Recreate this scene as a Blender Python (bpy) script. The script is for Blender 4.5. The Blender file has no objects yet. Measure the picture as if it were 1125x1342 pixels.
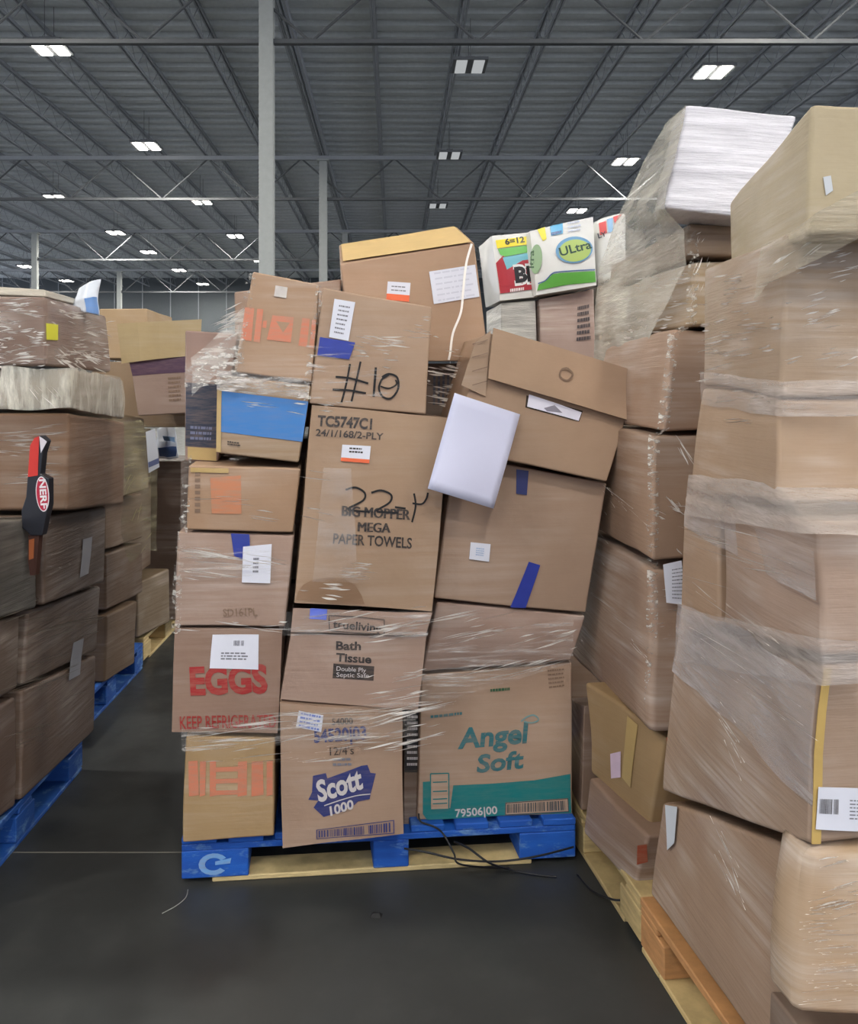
import bpy, math, random
from mathutils import Vector, noise
from mathutils.geometry import tessellate_polygon
R = random.Random(7)
C = bpy.context.scene.collection
S = bpy.context.scene

# ------------------------------------------------------------------ camera, world, exposure
FPX, CX, CY, HC = 1100.0, 517.0, 520.0, 1.47
cam = bpy.data.objects.new('camera', bpy.data.cameras.new('camera'))
C.objects.link(cam)
cam.location = (0, 0, HC)
cam.rotation_euler = (math.radians(90), 0, 0)
cam.data.sensor_fit = 'HORIZONTAL'
cam.data.sensor_width = 36
cam.data.lens = 36 * FPX / 1125
cam.data.shift_x = (562.5 - CX) / 1125
cam.data.shift_y = -(671 - CY) / 1125
cam.data.clip_start = 0.05
cam.data.clip_end = 300
S.camera = cam
w = bpy.data.worlds.new('world')
S.world = w
w.use_nodes = True
w.node_tree.nodes['Background'].inputs[0].default_value = (0.80, 0.86, 1.0, 1)
w.node_tree.nodes['Background'].inputs[1].default_value = 1.15
LAMP = 340.0
S.view_settings.view_transform = 'Standard'
S.view_settings.look = 'None'
S.view_settings.exposure = 0.13
S.view_settings.gamma = 1.0
S.view_settings.use_curve_mapping = False
S.cycles.sample_clamp_indirect = 4.0
S.cycles.sample_clamp_direct = 12.0
S.cycles.max_bounces = 8
S.cycles.transparent_max_bounces = 16

# ------------------------------------------------------------------ materials
MATS = {}
def srgb(r, g, b):
    f = lambda c: (c / 255 / 12.92) if c / 255 <= 0.04045 else ((c / 255 + 0.055) / 1.055) ** 2.4
    return (f(r), f(g), f(b), 1)

class NT:
    def __init__(s, name):
        s.m = bpy.data.materials.new(name)
        s.m.use_nodes = True
        s.t = s.m.node_tree
        s.b = s.t.nodes['Principled BSDF']
        s.o = s.t.nodes['Material Output']
    def n(s, typ, **kw):
        x = s.t.nodes.new(typ)
        for k, v in kw.items():
            if k.startswith('i_'):
                x.inputs[k[2:].replace('_', ' ')].default_value = v
            else:
                setattr(x, k, v)
        return x
    def l(s, a, b): s.t.links.new(a, b)
    def coords(s, scale, rot=(0, 0, 0)):
        tc = s.n('ShaderNodeTexCoord')
        oi = s.n('ShaderNodeObjectInfo')
        ad = s.n('ShaderNodeVectorMath', operation='ADD')
        mu = s.n('ShaderNodeVectorMath', operation='MULTIPLY')
        mu.inputs[1].default_value = (17, 31, 23)
        s.l(oi.outputs['Random'], mu.inputs[0])
        s.l(tc.outputs['Object'], ad.inputs[0]); s.l(mu.outputs[0], ad.inputs[1])
        mp = s.n('ShaderNodeMapping')
        mp.inputs['Scale'].default_value = scale
        mp.inputs['Rotation'].default_value = rot
        s.l(ad.outputs[0], mp.inputs['Vector'])
        return mp.outputs[0]
    def noise(s, vec, scale, detail=3, rough=0.5):
        x = s.n('ShaderNodeTexNoise')
        x.inputs['Scale'].default_value = scale
        x.inputs['Detail'].default_value = detail
        x.inputs['Roughness'].default_value = rough
        s.l(vec, x.inputs['Vector'])
        return x.outputs['Fac']
    def ramp(s, fac, a, b, ca=(0, 0, 0, 1), cb=(1, 1, 1, 1)):
        x = s.n('ShaderNodeValToRGB')
        x.color_ramp.elements[0].position = a; x.color_ramp.elements[0].color = ca
        x.color_ramp.elements[1].position = b; x.color_ramp.elements[1].color = cb
        s.l(fac, x.inputs['Fac'])
        return x.outputs['Color']
    def mix(s, fac, a, b, mode='MIX'):
        x = s.n('ShaderNodeMix', data_type='RGBA', blend_type=mode)
        for sock, v in ((x.inputs['Factor'], fac), (x.inputs['A'], a), (x.inputs['B'], b)):
            if isinstance(v, (int, float)): sock.default_value = v
            elif isinstance(v, tuple): sock.default_value = v
            else: s.l(v, sock)
        return x.outputs['Result']
    def math(s, op, a, b=0.0):
        x = s.n('ShaderNodeMath', operation=op)
        for sock, v in ((x.inputs[0], a), (x.inputs[1], b)):
            if isinstance(v, (int, float)): sock.default_value = v
            else: s.l(v, sock)
        return x.outputs[0]
    def bump(s, h, strength, dist=0.01):
        x = s.n('ShaderNodeBump')
        x.inputs['Strength'].default_value = strength
        x.inputs['Distance'].default_value = dist
        s.l(h, x.inputs['Height'])
        return x.outputs[0]

def card(rgb=(168, 134, 108), wrap=0.3, tilt=0.0, milky=0.3):
    """corrugated cardboard; wrap = how much clinging stretch film glosses it"""
    key = ('card', rgb, wrap, tilt, milky)
    if key in MATS: return MATS[key]
    t = NT('cardboard')
    lm = sum(rgb) / 3
    c = srgb(*[lm + (a - lm) * 0.78 for a in rgb])
    v = t.coords((1, 1, 1))
    big = t.noise(v, 2.6, 4, 0.6)
    fib = t.noise(t.coords((60, 60, 260)), 1.0, 2)
    col = t.mix(t.ramp(big, 0.3, 0.75), (c[0] * 0.86, c[1] * 0.84, c[2] * 0.82, 1), (c[0] * 1.1, c[1] * 1.1, c[2] * 1.1, 1))
    col = t.mix(t.math('MULTIPLY', fib, 0.16), col, (c[0] * 0.6, c[1] * 0.58, c[2] * 0.56, 1))
    # film: wrinkles run round the load
    sv = t.coords((2.2, 2.2, 46), (tilt, tilt * 0.6, 0))
    st = t.noise(sv, 1.0, 5, 0.62)
    patch = t.ramp(t.noise(t.coords((1, 1, 1.6)), 3.1, 2), 0.42, 0.62)
    if milky > 0:
        mk = t.math('MULTIPLY', t.math('MULTIPLY', t.ramp(st, 0.38, 0.74), patch), milky)
        col = t.mix(mk, col, srgb(214, 203, 194))
    t.l(col, t.b.inputs['Base Color'])
    t.b.inputs['Roughness'].default_value = 0.78
    t.b.inputs['Specular IOR Level'].default_value = 0.25
    fb = t.bump(t.noise(v, 26, 3), 0.18, 0.004)
    t.l(fb, t.b.inputs['Normal'])
    if wrap > 0:
        t.b.inputs['Coat Weight'].default_value = wrap
        t.b.inputs['Coat Roughness'].default_value = 0.16
        wb = t.bump(st, 0.9, 0.016)
        t.l(wb, t.b.inputs['Coat Normal'])
    MATS[key] = t.m
    return t.m

def plain(name, rgb, rough=0.6, metal=0.0, var=0.0, coat=0.0, spec=0.4):
    key = ('plain', name, rgb, rough, metal, var, coat)
    if key in MATS: return MATS[key]
    t = NT(name)
    c = srgb(*rgb)
    v = t.coords((1, 1, 1))
    k = t.ramp(t.noise(v, 9, 4, 0.6), 0.3, 0.7)
    col = t.mix(k, (c[0] * (1 - var), c[1] * (1 - var), c[2] * (1 - var), 1), (min(1, c[0] * (1 + var)), min(1, c[1] * (1 + var)), min(1, c[2] * (1 + var)), 1))
    t.l(col, t.b.inputs['Base Color'])
    t.b.inputs['Roughness'].default_value = rough
    t.b.inputs['Metallic'].default_value = metal
    t.b.inputs['Specular IOR Level'].default_value = spec
    t.b.inputs['Coat Weight'].default_value = coat
    MATS[key] = t.m
    return t.m

def ink(rgb, fade=0.25):
    """printed ink with worn specks"""
    key = ('ink', rgb, fade)
    if key in MATS: return MATS[key]
    t = NT('ink')
    c = srgb(*rgb)
    k = t.ramp(t.noise(t.coords((14, 14, 90)), 1.0, 4, 0.7), 0.42, 0.72)
    t.l(t.mix(t.math('MULTIPLY', k, fade), c, srgb(168, 140, 118)), t.b.inputs['Base Color'])
    t.b.inputs['Roughness'].default_value = 0.5
    t.b.inputs['Coat Weight'].default_value = 0.25
    t.b.inputs['Coat Roughness'].default_value = 0.2
    MATS[key] = t.m
    return t.m

def wood(rgb, var=0.3, paint=None, scuff=0.5):
    key = ('wood', rgb, paint, scuff)
    if key in MATS: return MATS[key]
    t = NT('pallet_wood')
    c = srgb(*rgb)
    g = t.noise(t.coords((8, 8, 40)), 1.4, 5, 0.65)
    col = t.mix(t.ramp(g, 0.3, 0.7), (c[0] * (1 - var), c[1] * (1 - var), c[2] * (1 - var), 1), (c[0] * 1.12, c[1] * 1.12, c[2] * 1.12, 1))
    if paint:
        p = srgb(*paint)
        pv = t.mix(t.ramp(t.noise(t.coords((3, 3, 12)), 2.0, 4), 0.35, 0.7), (p[0] * 0.8, p[1] * 0.8, p[2] * 0.85, 1), (p[0] * 1.15, p[1] * 1.15, min(1, p[2] * 1.1), 1))
        k = t.ramp(t.noise(t.coords((7, 7, 18)), 1.3, 6, 0.72), 0.60 - 0.12 * scuff, 0.72)
        col = t.mix(k, pv, srgb(112, 150, 190))
    t.l(col, t.b.inputs['Base Color'])
    t.b.inputs['Roughness'].default_value = 0.7
    t.l(t.bump(g, 0.35, 0.004), t.b.inputs['Normal'])
    MATS[key] = t.m
    return t.m

def film(alpha=0.25, tilt=0.0, white=(225, 222, 216), scale=(3, 3, 34), lo=0.42, hi=0.70, gain=0.8):
    """stretch film: clear sheet, hazy where wrinkled, with white alpha streaks painted as glints"""
    key = ('film', alpha, tilt, white, scale, lo, hi, gain)
    if key in MATS: return MATS[key]
    t = NT('stretch_film')
    st = t.noise(t.coords(scale, (tilt, tilt, 0)), 1.0, 6, 0.66)
    cl = t.ramp(t.noise(t.coords((1, 1, 1)), 6, 3), 0.35, 0.65)
    a = t.math('MULTIPLY', t.ramp(st, lo, hi), t.math('ADD', t.math('MULTIPLY', cl, 0.7), 0.3))
    a = t.math('ADD', t.math('MULTIPLY', a, gain), alpha)
    a = t.math('MINIMUM', a, 0.97)
    t.b.inputs['Base Color'].default_value = srgb(*white)
    t.b.inputs['Roughness'].default_value = 0.2
    t.l(t.bump(st, 0.9, 0.015), t.b.inputs['Normal'])
    tr = t.n('ShaderNodeBsdfTransparent')
    mx = t.n('ShaderNodeMixShader')
    t.l(a, mx.inputs[0]); t.l(tr.outputs[0], mx.inputs[1]); t.l(t.b.outputs[0], mx.inputs[2])
    t.l(mx.outputs[0], t.o.inputs['Surface'])
    MATS[key] = t.m
    return t.m
SPARK = dict(scale=(34, 34, 80), lo=0.50, hi=0.62, gain=1.0)  # fine white specks in the alpha imitate sparkle on the film

def whitewrap(rgb=(228, 226, 228), sc=46, strength=1.0):
    key = ('whitewrap', rgb, sc)
    if key in MATS: return MATS[key]
    t = NT('layered_film')
    st = t.noise(t.coords((3, 3, sc)), 1.0, 6, 0.68)
    c = srgb(*rgb)
    t.l(t.mix(t.ramp(st, 0.35, 0.62), (c[0] * 0.62, c[1] * 0.62, c[2] * 0.64, 1), c), t.b.inputs['Base Color'])
    t.b.inputs['Roughness'].default_value = 0.3
    t.l(t.bump(st, strength, 0.02), t.b.inputs['Normal'])
    MATS[key] = t.m
    return t.m

def emit(name, rgb, strength):
    t = NT(name)
    e = t.n('ShaderNodeEmission')
    e.inputs[0].default_value = srgb(*rgb)
    e.inputs[1].default_value = strength
    t.l(e.outputs[0], t.o.inputs['Surface'])
    return t.m

GLINT_STRIP = plain('glint_strip', (250, 246, 240), 0.25, spec=0.6)  # near-white colour paints glints on the film; also colours one plastic strip
SOFT_GLINT = plain('soft_glint', (214, 206, 198), 0.3, spec=0.6)  # weaker painted glints
WHITE = plain('label_paper', (214, 216, 228), 0.6, var=0.03)
BLUETAPE = plain('blue_tape', (42, 58, 150), 0.45, var=0.18, coat=0.2)
CLEARTAPE = plain('packing_tape', (186, 158, 104), 0.3, var=0.08, coat=0.4)
BLACK = ink((38, 34, 34), 0.25)
MARKER = plain('marker_ink', (22, 20, 22), 0.5)
GREYINK = plain('grey_ink', (120, 120, 130), 0.6)
FAINT = ink((126, 102, 84), 0.4)
RED = ink((158, 40, 40), 0.35)
ORANGE = ink((204, 122, 92), 0.6)
ORANGELABEL = plain('orange_label', (226, 106, 66), 0.5)
TEAL = ink((20, 118, 120), 0.12)
NAVY = ink((38, 50, 110), 0.15)
DKNAVY = ink((40, 46, 66), 0.3)
BLUEPR = ink((52, 120, 190), 0.12)

# ------------------------------------------------------------------ geometry helpers
O = Vector((0, 0, HC))
def ray(p): return Vector(((p[0] - CX) / FPX, 1.0, (CY - p[1]) / FPX))
def U(p, y): return O + ray(p) * y

class Geo:
    def __init__(s): s.v = []; s.f = []; s.mi = []; s.m = []
    def slot(s, m):
        if m not in s.m: s.m.append(m)
        return s.m.index(m)
    def add(s, verts, faces, mat):
        k = len(s.v); i = s.slot(mat)
        s.v += [Vector(a) for a in verts]
        for f in faces: s.f.append([k + a for a in f]); s.mi.append(i)
    def box(s, lo, hi, mat, mtx=None):
        vs = [Vector((x, y, z)) for x in (lo[0], hi[0]) for y in (lo[1], hi[1]) for z in (lo[2], hi[2])]
        if mtx: vs = [mtx(a) for a in vs]
        s.add(vs, [(0, 1, 3, 2), (4, 6, 7, 5), (0, 4, 5, 1), (2, 3, 7, 6), (0, 2, 6, 4), (1, 5, 7, 3)], mat)
    def bar(s, a, b, r, mat, n=6, r2=None):
        a, b = Vector(a), Vector(b); d = (b - a).normalized()
        u = d.orthogonal().normalized(); w_ = d.cross(u)
        vs = []
        for p, rr in ((a, r), (b, r2 or r)):
            for i in range(n):
                t = 2 * math.pi * i / n
                vs.append(p + (u * math.cos(t) + w_ * math.sin(t)) * rr)
        fs = [(i, (i + 1) % n, n + (i + 1) % n, n + i) for i in range(n)] + [tuple(range(n))[::-1], tuple(range(n, 2 * n))]
        s.add(vs, fs, mat)
    def tube(s, pts, r, mat, n=7):
        pts = [Vector(p) for p in pts]; vs = []; m = len(pts)
        up = Vector((0.13, 0.21, 0.97))
        for i, p in enumerate(pts):
            d = (pts[min(i + 1, m - 1)] - pts[max(i - 1, 0)]).normalized()
            u = d.cross(up).normalized(); w_ = d.cross(u)
            for k in range(n):
                t = 2 * math.pi * k / n
                vs.append(p + (u * math.cos(t) + w_ * math.sin(t)) * r)
        fs = [(i * n + k, i * n + (k + 1) % n, (i + 1) * n + (k + 1) % n, (i + 1) * n + k) for i in range(m - 1) for k in range(n)]
        fs += [tuple(range(n))[::-1], tuple(range((m - 1) * n, m * n))]
        s.add(vs, fs, mat)
    def build(s, name, parent=None, origin=None, smooth=False, bevel=0.0, seg=2):
        me = bpy.data.meshes.new(name)
        o = bpy.data.objects.new(name, me)
        org = Vector(origin) if origin is not None else Vector((0, 0, 0))
        sub = (parent.matrix_basis.translation if parent is not None and parent.parent is None else Vector((0, 0, 0))) if parent is not None else org
        if parent is not None and parent.parent is not None: sub = parent.parent.matrix_basis.translation
        me.from_pydata([v - sub for v in s.v], [], s.f)
        for m in s.m: me.materials.append(m)
        me.polygons.foreach_set('material_index', s.mi)
        if smooth: me.polygons.foreach_set('use_smooth', [True] * len(s.f))
        me.update()
        C.objects.link(o)
        if parent is not None: o.parent = parent
        else: o.location = org
        if bevel:
            b = o.modifiers.new('bevel', 'BEVEL')
            b.width = bevel; b.segments = seg; b.limit_method = 'ANGLE'; b.angle_limit = math.radians(50)
            b.harden_normals = smooth
        return o

def tag(o, label=None, cat=None, group=None, kind=None):
    if label: o['label'] = label
    if cat: o['category'] = cat
    if group: o['group'] = group
    if kind: o['kind'] = kind
    return o
def empty(name, loc, rz=0):
    o = bpy.data.objects.new(name, None)
    C.objects.link(o); o.location = loc; o.rotation_euler = (0, 0, rz); o.empty_display_size = 0.1
    return o

class Surf:
    """a plane seen in the photograph: photo coordinates -> points on it"""
    def __init__(s, p, n, disp=None):
        s.p = Vector(p); s.n = Vector(n).normalized(); s.disp = disp
        if s.n.dot(s.p - O) > 0: s.n = -s.n
    def at(s, px, eps=0.0):
        r = ray(px)
        t = (s.p - O).dot(s.n) / r.dot(s.n)
        q = O + r * t
        if s.disp: q = q + s.disp(q)
        return q + s.n * eps
def surf3(pts, ys):
    a, b, c = [U(p, y) for p, y in zip(pts, ys)]
    return Surf(a, (b - a).cross(c - a))

def lerp(a, b, t): return (a[0] + (b[0] - a[0]) * t, a[1] + (b[1] - a[1]) * t)
def bil(q, u, v):  # q TL,TR,BR,BL
    return lerp(lerp(q[0], q[1], u), lerp(q[3], q[2], u), v)
def poly(g, sf, pts, mat, eps=0.0016):
    """filled outline, cut fine enough to follow the surface under it"""
    if len(pts) == 4: return patch(g, sf, pts, mat, eps, 6)
    P = [(float(a), float(b)) for a, b in pts]
    tris = [[P[i] for i in t] for t in tessellate_polygon([[Vector((a, b, 0)) for a, b in P]])]
    for _ in range(3):
        nt = []
        for a, b, c in tris:
            if max(math.dist(a, b), math.dist(b, c), math.dist(a, c)) < 9: nt.append([a, b, c]); continue
            ab, bc, ca = lerp(a, b, .5), lerp(b, c, .5), lerp(c, a, .5)
            nt += [[a, ab, ca], [ab, b, bc], [ca, bc, c], [ab, bc, ca]]
        tris = nt
    g.add([sf.at(p, eps) for t in tris for p in t], [(3 * i, 3 * i + 1, 3 * i + 2) for i in range(len(tris))], mat)
def patch(g, sf, q, mat, eps=0.0016, n=4):
    vs = [sf.at(bil(q, i / n, j / n), eps) for j in range(n + 1) for i in range(n + 1)]
    g.add(vs, [(j * (n + 1) + i, j * (n + 1) + i + 1, (j + 1) * (n + 1) + i + 1, (j + 1) * (n + 1) + i) for j in range(n) for i in range(n)], mat)
def slab(g, sf, q, mat, eps=0.0016, th=0.001, n=4, curl=None):
    """a thin sheet with real thickness (label, tape, paper)"""
    N = n + 1
    top = []; bot = []
    for j in range(N):
        for i in range(N):
            e = eps + (curl(i / n, j / n) if curl else 0)
            top.append(sf.at(bil(q, i / n, j / n), e + th)); bot.append(sf.at(bil(q, i / n, j / n), e))
    fs = [(j * N + i, j * N + i + 1, (j + 1) * N + i + 1, (j + 1) * N + i) for j in range(n) for i in range(n)]
    k = N * N
    fs += [tuple(k + a for a in f[::-1]) for f in list(fs)]
    ring = [i for i in range(N)] + [j * N + n for j in range(1, N)] + [n * N + i for i in range(n - 1, -1, -1)] + [j * N for j in range(n - 1, 0, -1)]
    fs += [(ring[a], k + ring[a], k + ring[(a + 1) % len(ring)], ring[(a + 1) % len(ring)]) for a in range(len(ring))]
    g.add(top + bot, fs, mat)
TXT = {}
def glyphs(s, bold, shear):
    k = (s, bold, shear)
    if k in TXT: return TXT[k]
    cu = bpy.data.curves.new('t', 'FONT')
    cu.body = s; cu.offset = bold; cu.shear = shear; cu.resolution_u = 3; cu.fill_mode = 'FRONT'
    o = bpy.data.objects.new('t', cu); C.objects.link(o)
    dg = bpy.context.evaluated_depsgraph_get()
    me = bpy.data.meshes.new_from_object(o.evaluated_get(dg))
    vs = [v.co.copy() for v in me.vertices]; fs = [tuple(p.vertices) for p in me.polygons]
    bpy.data.objects.remove(o); bpy.data.curves.remove(cu); bpy.data.meshes.remove(me)
    x0 = min(v.x for v in vs); x1 = max(v.x for v in vs)
    vs = [((v.x - x0) / (x1 - x0), v.y / 0.73) for v in vs]
    TXT[k] = (vs, fs)
    return TXT[k]
def text(g, sf, s, a, b, h, mat, bold=0.0, shear=0.0, eps=0.0016, up=None):
    """baseline from photo point a to b, capitals h photo units tall"""
    vs, fs = glyphs(s, bold, shear)
    dx, dy = b[0] - a[0], b[1] - a[1]
    L = math.hypot(dx, dy)
    ux, uy = up if up else (dy / L, -dx / L)
    g.add([sf.at((a[0] + dx * x + ux * h * y, a[1] + dy * x + uy * h * y), eps) for x, y in vs], fs, mat)
def stroke(g, sf, pts, wd, mat, eps=0.0018):
    # catmull-rom ribbon
    P = [pts[0]] + list(pts) + [pts[-1]]
    out = []
    for i in range(1, len(P) - 2):
        for k in range(5):
            t = k / 5
            out.append(tuple(0.5 * ((2 * P[i][d]) + (-P[i - 1][d] + P[i + 1][d]) * t + (2 * P[i - 1][d] - 5 * P[i][d] + 4 * P[i + 1][d] - P[i + 2][d]) * t * t + (-P[i - 1][d] + 3 * P[i][d] - 3 * P[i + 1][d] + P[i + 2][d]) * t ** 3) for d in (0, 1)))
    out.append(pts[-1])
    vs = []
    for i, p in enumerate(out):
        q0, q1 = out[max(i - 1, 0)], out[min(i + 1, len(out) - 1)]
        dx, dy = q1[0] - q0[0], q1[1] - q0[1]; L = math.hypot(dx, dy) or 1
        nx, ny = -dy / L * wd / 2, dx / L * wd / 2
        vs += [sf.at((p[0] + nx, p[1] + ny), eps), sf.at((p[0] - nx, p[1] - ny), eps)]
    g.add(vs, [(2 * i, 2 * i + 1, 2 * i + 3, 2 * i + 2) for i in range(len(out) - 1)], mat)
def barcode(g, sf, q, mat, n=22, seed=1, eps=0.002, frame=True):
    r = random.Random(seed)
    u = 0.03
    while u < 0.95:
        d = r.choice((0.008, 0.012, 0.02)); 
        if not 0.62 < u < 0.66: patch(g, sf, [bil(q, u, .15), bil(q, u + d, .15), bil(q, u + d, .85), bil(q, u, .85)], mat, eps, 1)
        u += d + r.choice((0.008, 0.014, 0.02))
    if frame:
        for a, b, c_, d in ((0, 0, 1, .06), (0, .94, 1, 1), (0, 0, .012, 1), (.988, 0, 1, 1)):
            patch(g, sf, [bil(q, a, b), bil(q, c_, b), bil(q, c_, d), bil(q, a, d)], mat, eps, 1)
def textlines(g, sf, q, rows, mat, eps, seed=0, fill=0.5, u0=0.1, u1=0.9):
    r = random.Random(seed)
    for k in range(rows):
        v = (k + 0.5) / rows; hh = fill / rows / 2
        u = u0
        while u < u1 - 0.05:
            d = r.uniform(0.05, 0.2); e = min(u1, u + d)
            patch(g, sf, [bil(q, u, v - hh), bil(q, e, v - hh), bil(q, e, v + hh), bil(q, u, v + hh)], mat, eps, 1)
            u = e + 0.03

class Carton:
    """a box from one planar face seen in the photo and the vector to its opposite face"""
    def __init__(s, label, q, ys, ext, mat, name='cardboard_box', cat='box', group=None, bulge=0.004, amp=0.004, bevel=0.006, N=6, seed=0, taper=1.0):
        s.label, s.name, s.cat, s.group, s.bevel = label, name, cat, group, bevel
        p0, p1, p3 = U(q[0], ys[0]), U(q[1], ys[1]), U(q[3], ys[2])
        n = (p1 - p0).cross(p3 - p0)
        base = Surf(p0, n)
        p2 = base.at(q[2])
        e = Vector(ext)
        ctr = (p0 + p1 + p2 + p3) / 4
        s.P = [p0, p1, p2, p3]; s.E = e
        back = [ctr + e + (a - ctr) * taper for a in s.P]
        s.Q = back
        s.q = q; s.amp = amp; s.seed = seed; s.bulge = bulge
        s.g = Geo(); s.kids = []
        nrm = [None] * 6
        W = ((p1 - p0).length + (p2 - p3).length) / 2; H = (p3 - p0).length
        def P(a, b, c):
            f = (p0 * (1 - a) + p1 * a) * (1 - b) + (p3 * (1 - a) + p2 * a) * b
            k = (back[0] * (1 - a) + back[1] * a) * (1 - b) + (back[3] * (1 - a) + back[2] * a) * b
            return f * (1 - c) + k * c
        nf = base.n
        an = (p1 - p0).normalized(); bn = (p3 - p0).normalized()
        def D(a, b, c, pt):
            A, B, Cc = 1 - (2 * a - 1) ** 2, 1 - (2 * b - 1) ** 2, 1 - (2 * c - 1) ** 2
            d = nf * (1 - 2 * c) * A * B + an * (2 * a - 1) * B * Cc + bn * (2 * b - 1) * A * Cc * 0.3
            return d * bulge + s.noise(pt)
        s.P3, s.D = P, D
        idx = {}; vs = []
        def vid(i, j, k):
            if (i, j, k) not in idx:
                a, b, c = i / N, j / N, k / N
                pt = P(a, b, c)
                idx[(i, j, k)] = len(vs); vs.append(pt + D(a, b, c, pt))
            return idx[(i, j, k)]
        fs = []
        for i in range(N):
            for j in range(N):
                fs += [(vid(i, j, 0), vid(i, j + 1, 0), vid(i + 1, j + 1, 0), vid(i + 1, j, 0)),
                       (vid(i, j, N), vid(i + 1, j, N), vid(i + 1, j + 1, N), vid(i, j + 1, N)),
                       (vid(0, i, j), vid(0, i, j + 1), vid(0, i + 1, j + 1), vid(0, i + 1, j)),
                       (vid(N, i, j), vid(N, i + 1, j), vid(N, i + 1, j + 1), vid(N, i, j + 1)),
                       (vid(i, 0, j), vid(i + 1, 0, j), vid(i + 1, 0, j + 1), vid(i, 0, j + 1)),
                       (vid(i, N, j), vid(i, N, j + 1), vid(i + 1, N, j + 1), vid(i + 1, N, j))]
        # consistent outward orientation
        v0 = vs[fs[0][1]] - vs[fs[0][0]]; v1 = vs[fs[0][2]] - vs[fs[0][0]]
        if v0.cross(v1).dot(e) > 0: fs = [f[::-1] for f in fs]
        s.g.add(vs, fs, mat)
        s.main = Surf(p0, n, s.mkdisp(0))
        s.face1 = Surf(p1, (back[1] - p1).cross(p2 - p1), s.mkdisp(1))
        s.face3 = Surf(p0, (back[0] - p0).cross(p3 - p0), s.mkdisp(3))
        s.top = Surf(p0, (p1 - p0).cross(e), s.noise)
        zmin = min(v.z for v in vs)
        low = [v for v in vs if v.z < zmin + 0.03]
        s.base = Vector((sum(v.x for v in vs) / len(vs), sum(v.y for v in vs) / len(vs), zmin))
    def noise(s, pt):
        if not s.amp: return Vector((0, 0, 0))
        q = pt * 4.0 + Vector((s.seed * 3.1, s.seed * 1.7, 0))
        return noise.noise_vector(q) * s.amp
    def mkdisp(s, face):
        p0, p1, p2, p3 = s.P
        def f(pt):
            if face == 0: o, ax, bx = p0, p1 - p0, p3 - p0
            elif face == 1: o, ax, bx = p1, s.Q[1] - p1, p2 - p1
            else: o, ax, bx = p0, s.Q[0] - p0, p3 - p0
            r = pt - o
            aa, ab, bb = ax.dot(ax), ax.dot(bx), bx.dot(bx); ra, rb = r.dot(ax), r.dot(bx)
            det = aa * bb - ab * ab
            u = min(1, max(0, (ra * bb - rb * ab) / det)); v = min(1, max(0, (rb * aa - ra * ab) / det))
            A = (1 - (2 * u - 1) ** 2) * (1 - (2 * v - 1) ** 2)
            n = ax.cross(bx).normalized()
            if n.dot(pt - O) > 0: n = -n
            return n * s.bulge * A + s.noise(pt)
        return f
    # printed decoration goes into the box's own mesh
    def poly(s, pts, mat, face=None, eps=0.0018): poly(s.g, face or s.main, pts, mat, eps)
    def patch(s, q, mat, face=None, eps=0.0018, n=4): patch(s.g, face or s.main, q, mat, eps, n)
    def text(s, t, a, b, h, mat, face=None, **k):
        k.setdefault('eps', 0.0024); text(s.g, face or s.main, t, a, b, h, mat, **k)
    def stroke(s, pts, wd, mat, face=None, eps=0.003): stroke(s.g, face or s.main, pts, wd, mat, eps)
    def part(s, name, q, mat, face=None, label=None, extra=None, eps=0.003, th=0.001, n=4, curl=None):
        g = Geo(); sf = face or s.main
        slab(g, sf, q, mat, eps, th, n, curl)
        if extra: extra(g, sf, q, eps + th + 0.0006)
        s.kids.append((name, g, label))
        return g
    def build(s):
        o = s.g.build(s.name, None, s.base, smooth=True, bevel=s.bevel, seg=2)
        tag(o, s.label, s.cat, s.group)
        for nm, g, lb in s.kids:
            k = g.build(nm, o)
            if lb: k['label'] = lb
        s.o = o
        return o

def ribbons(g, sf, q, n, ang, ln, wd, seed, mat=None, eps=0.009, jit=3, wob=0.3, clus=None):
    """glints on film creases, painted as thin pale parallel strands in small bundles lying on a plane"""
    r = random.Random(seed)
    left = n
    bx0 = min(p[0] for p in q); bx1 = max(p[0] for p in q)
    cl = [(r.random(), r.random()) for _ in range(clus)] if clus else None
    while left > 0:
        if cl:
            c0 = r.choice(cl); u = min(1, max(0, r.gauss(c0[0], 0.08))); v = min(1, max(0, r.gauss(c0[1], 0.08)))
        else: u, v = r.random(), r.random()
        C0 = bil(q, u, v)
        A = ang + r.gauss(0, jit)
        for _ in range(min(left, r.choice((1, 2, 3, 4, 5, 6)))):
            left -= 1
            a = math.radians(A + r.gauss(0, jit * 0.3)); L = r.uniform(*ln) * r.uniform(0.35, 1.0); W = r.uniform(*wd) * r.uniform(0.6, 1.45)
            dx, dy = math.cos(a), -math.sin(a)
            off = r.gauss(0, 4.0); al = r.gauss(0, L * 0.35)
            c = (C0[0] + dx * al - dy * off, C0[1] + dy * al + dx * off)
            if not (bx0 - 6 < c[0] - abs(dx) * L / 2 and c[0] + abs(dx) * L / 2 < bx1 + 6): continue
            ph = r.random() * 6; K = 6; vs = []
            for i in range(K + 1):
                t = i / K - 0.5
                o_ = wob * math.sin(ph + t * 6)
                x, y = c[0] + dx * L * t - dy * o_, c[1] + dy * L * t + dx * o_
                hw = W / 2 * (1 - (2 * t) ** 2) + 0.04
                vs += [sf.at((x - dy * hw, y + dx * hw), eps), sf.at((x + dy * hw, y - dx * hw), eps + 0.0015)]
            g.add(vs, [(2 * i, 2 * i + 1, 2 * i + 3, 2 * i + 2) for i in range(K)], mat or (GLINT_STRIP if r.random() < 0.6 else SOFT_GLINT))

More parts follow.
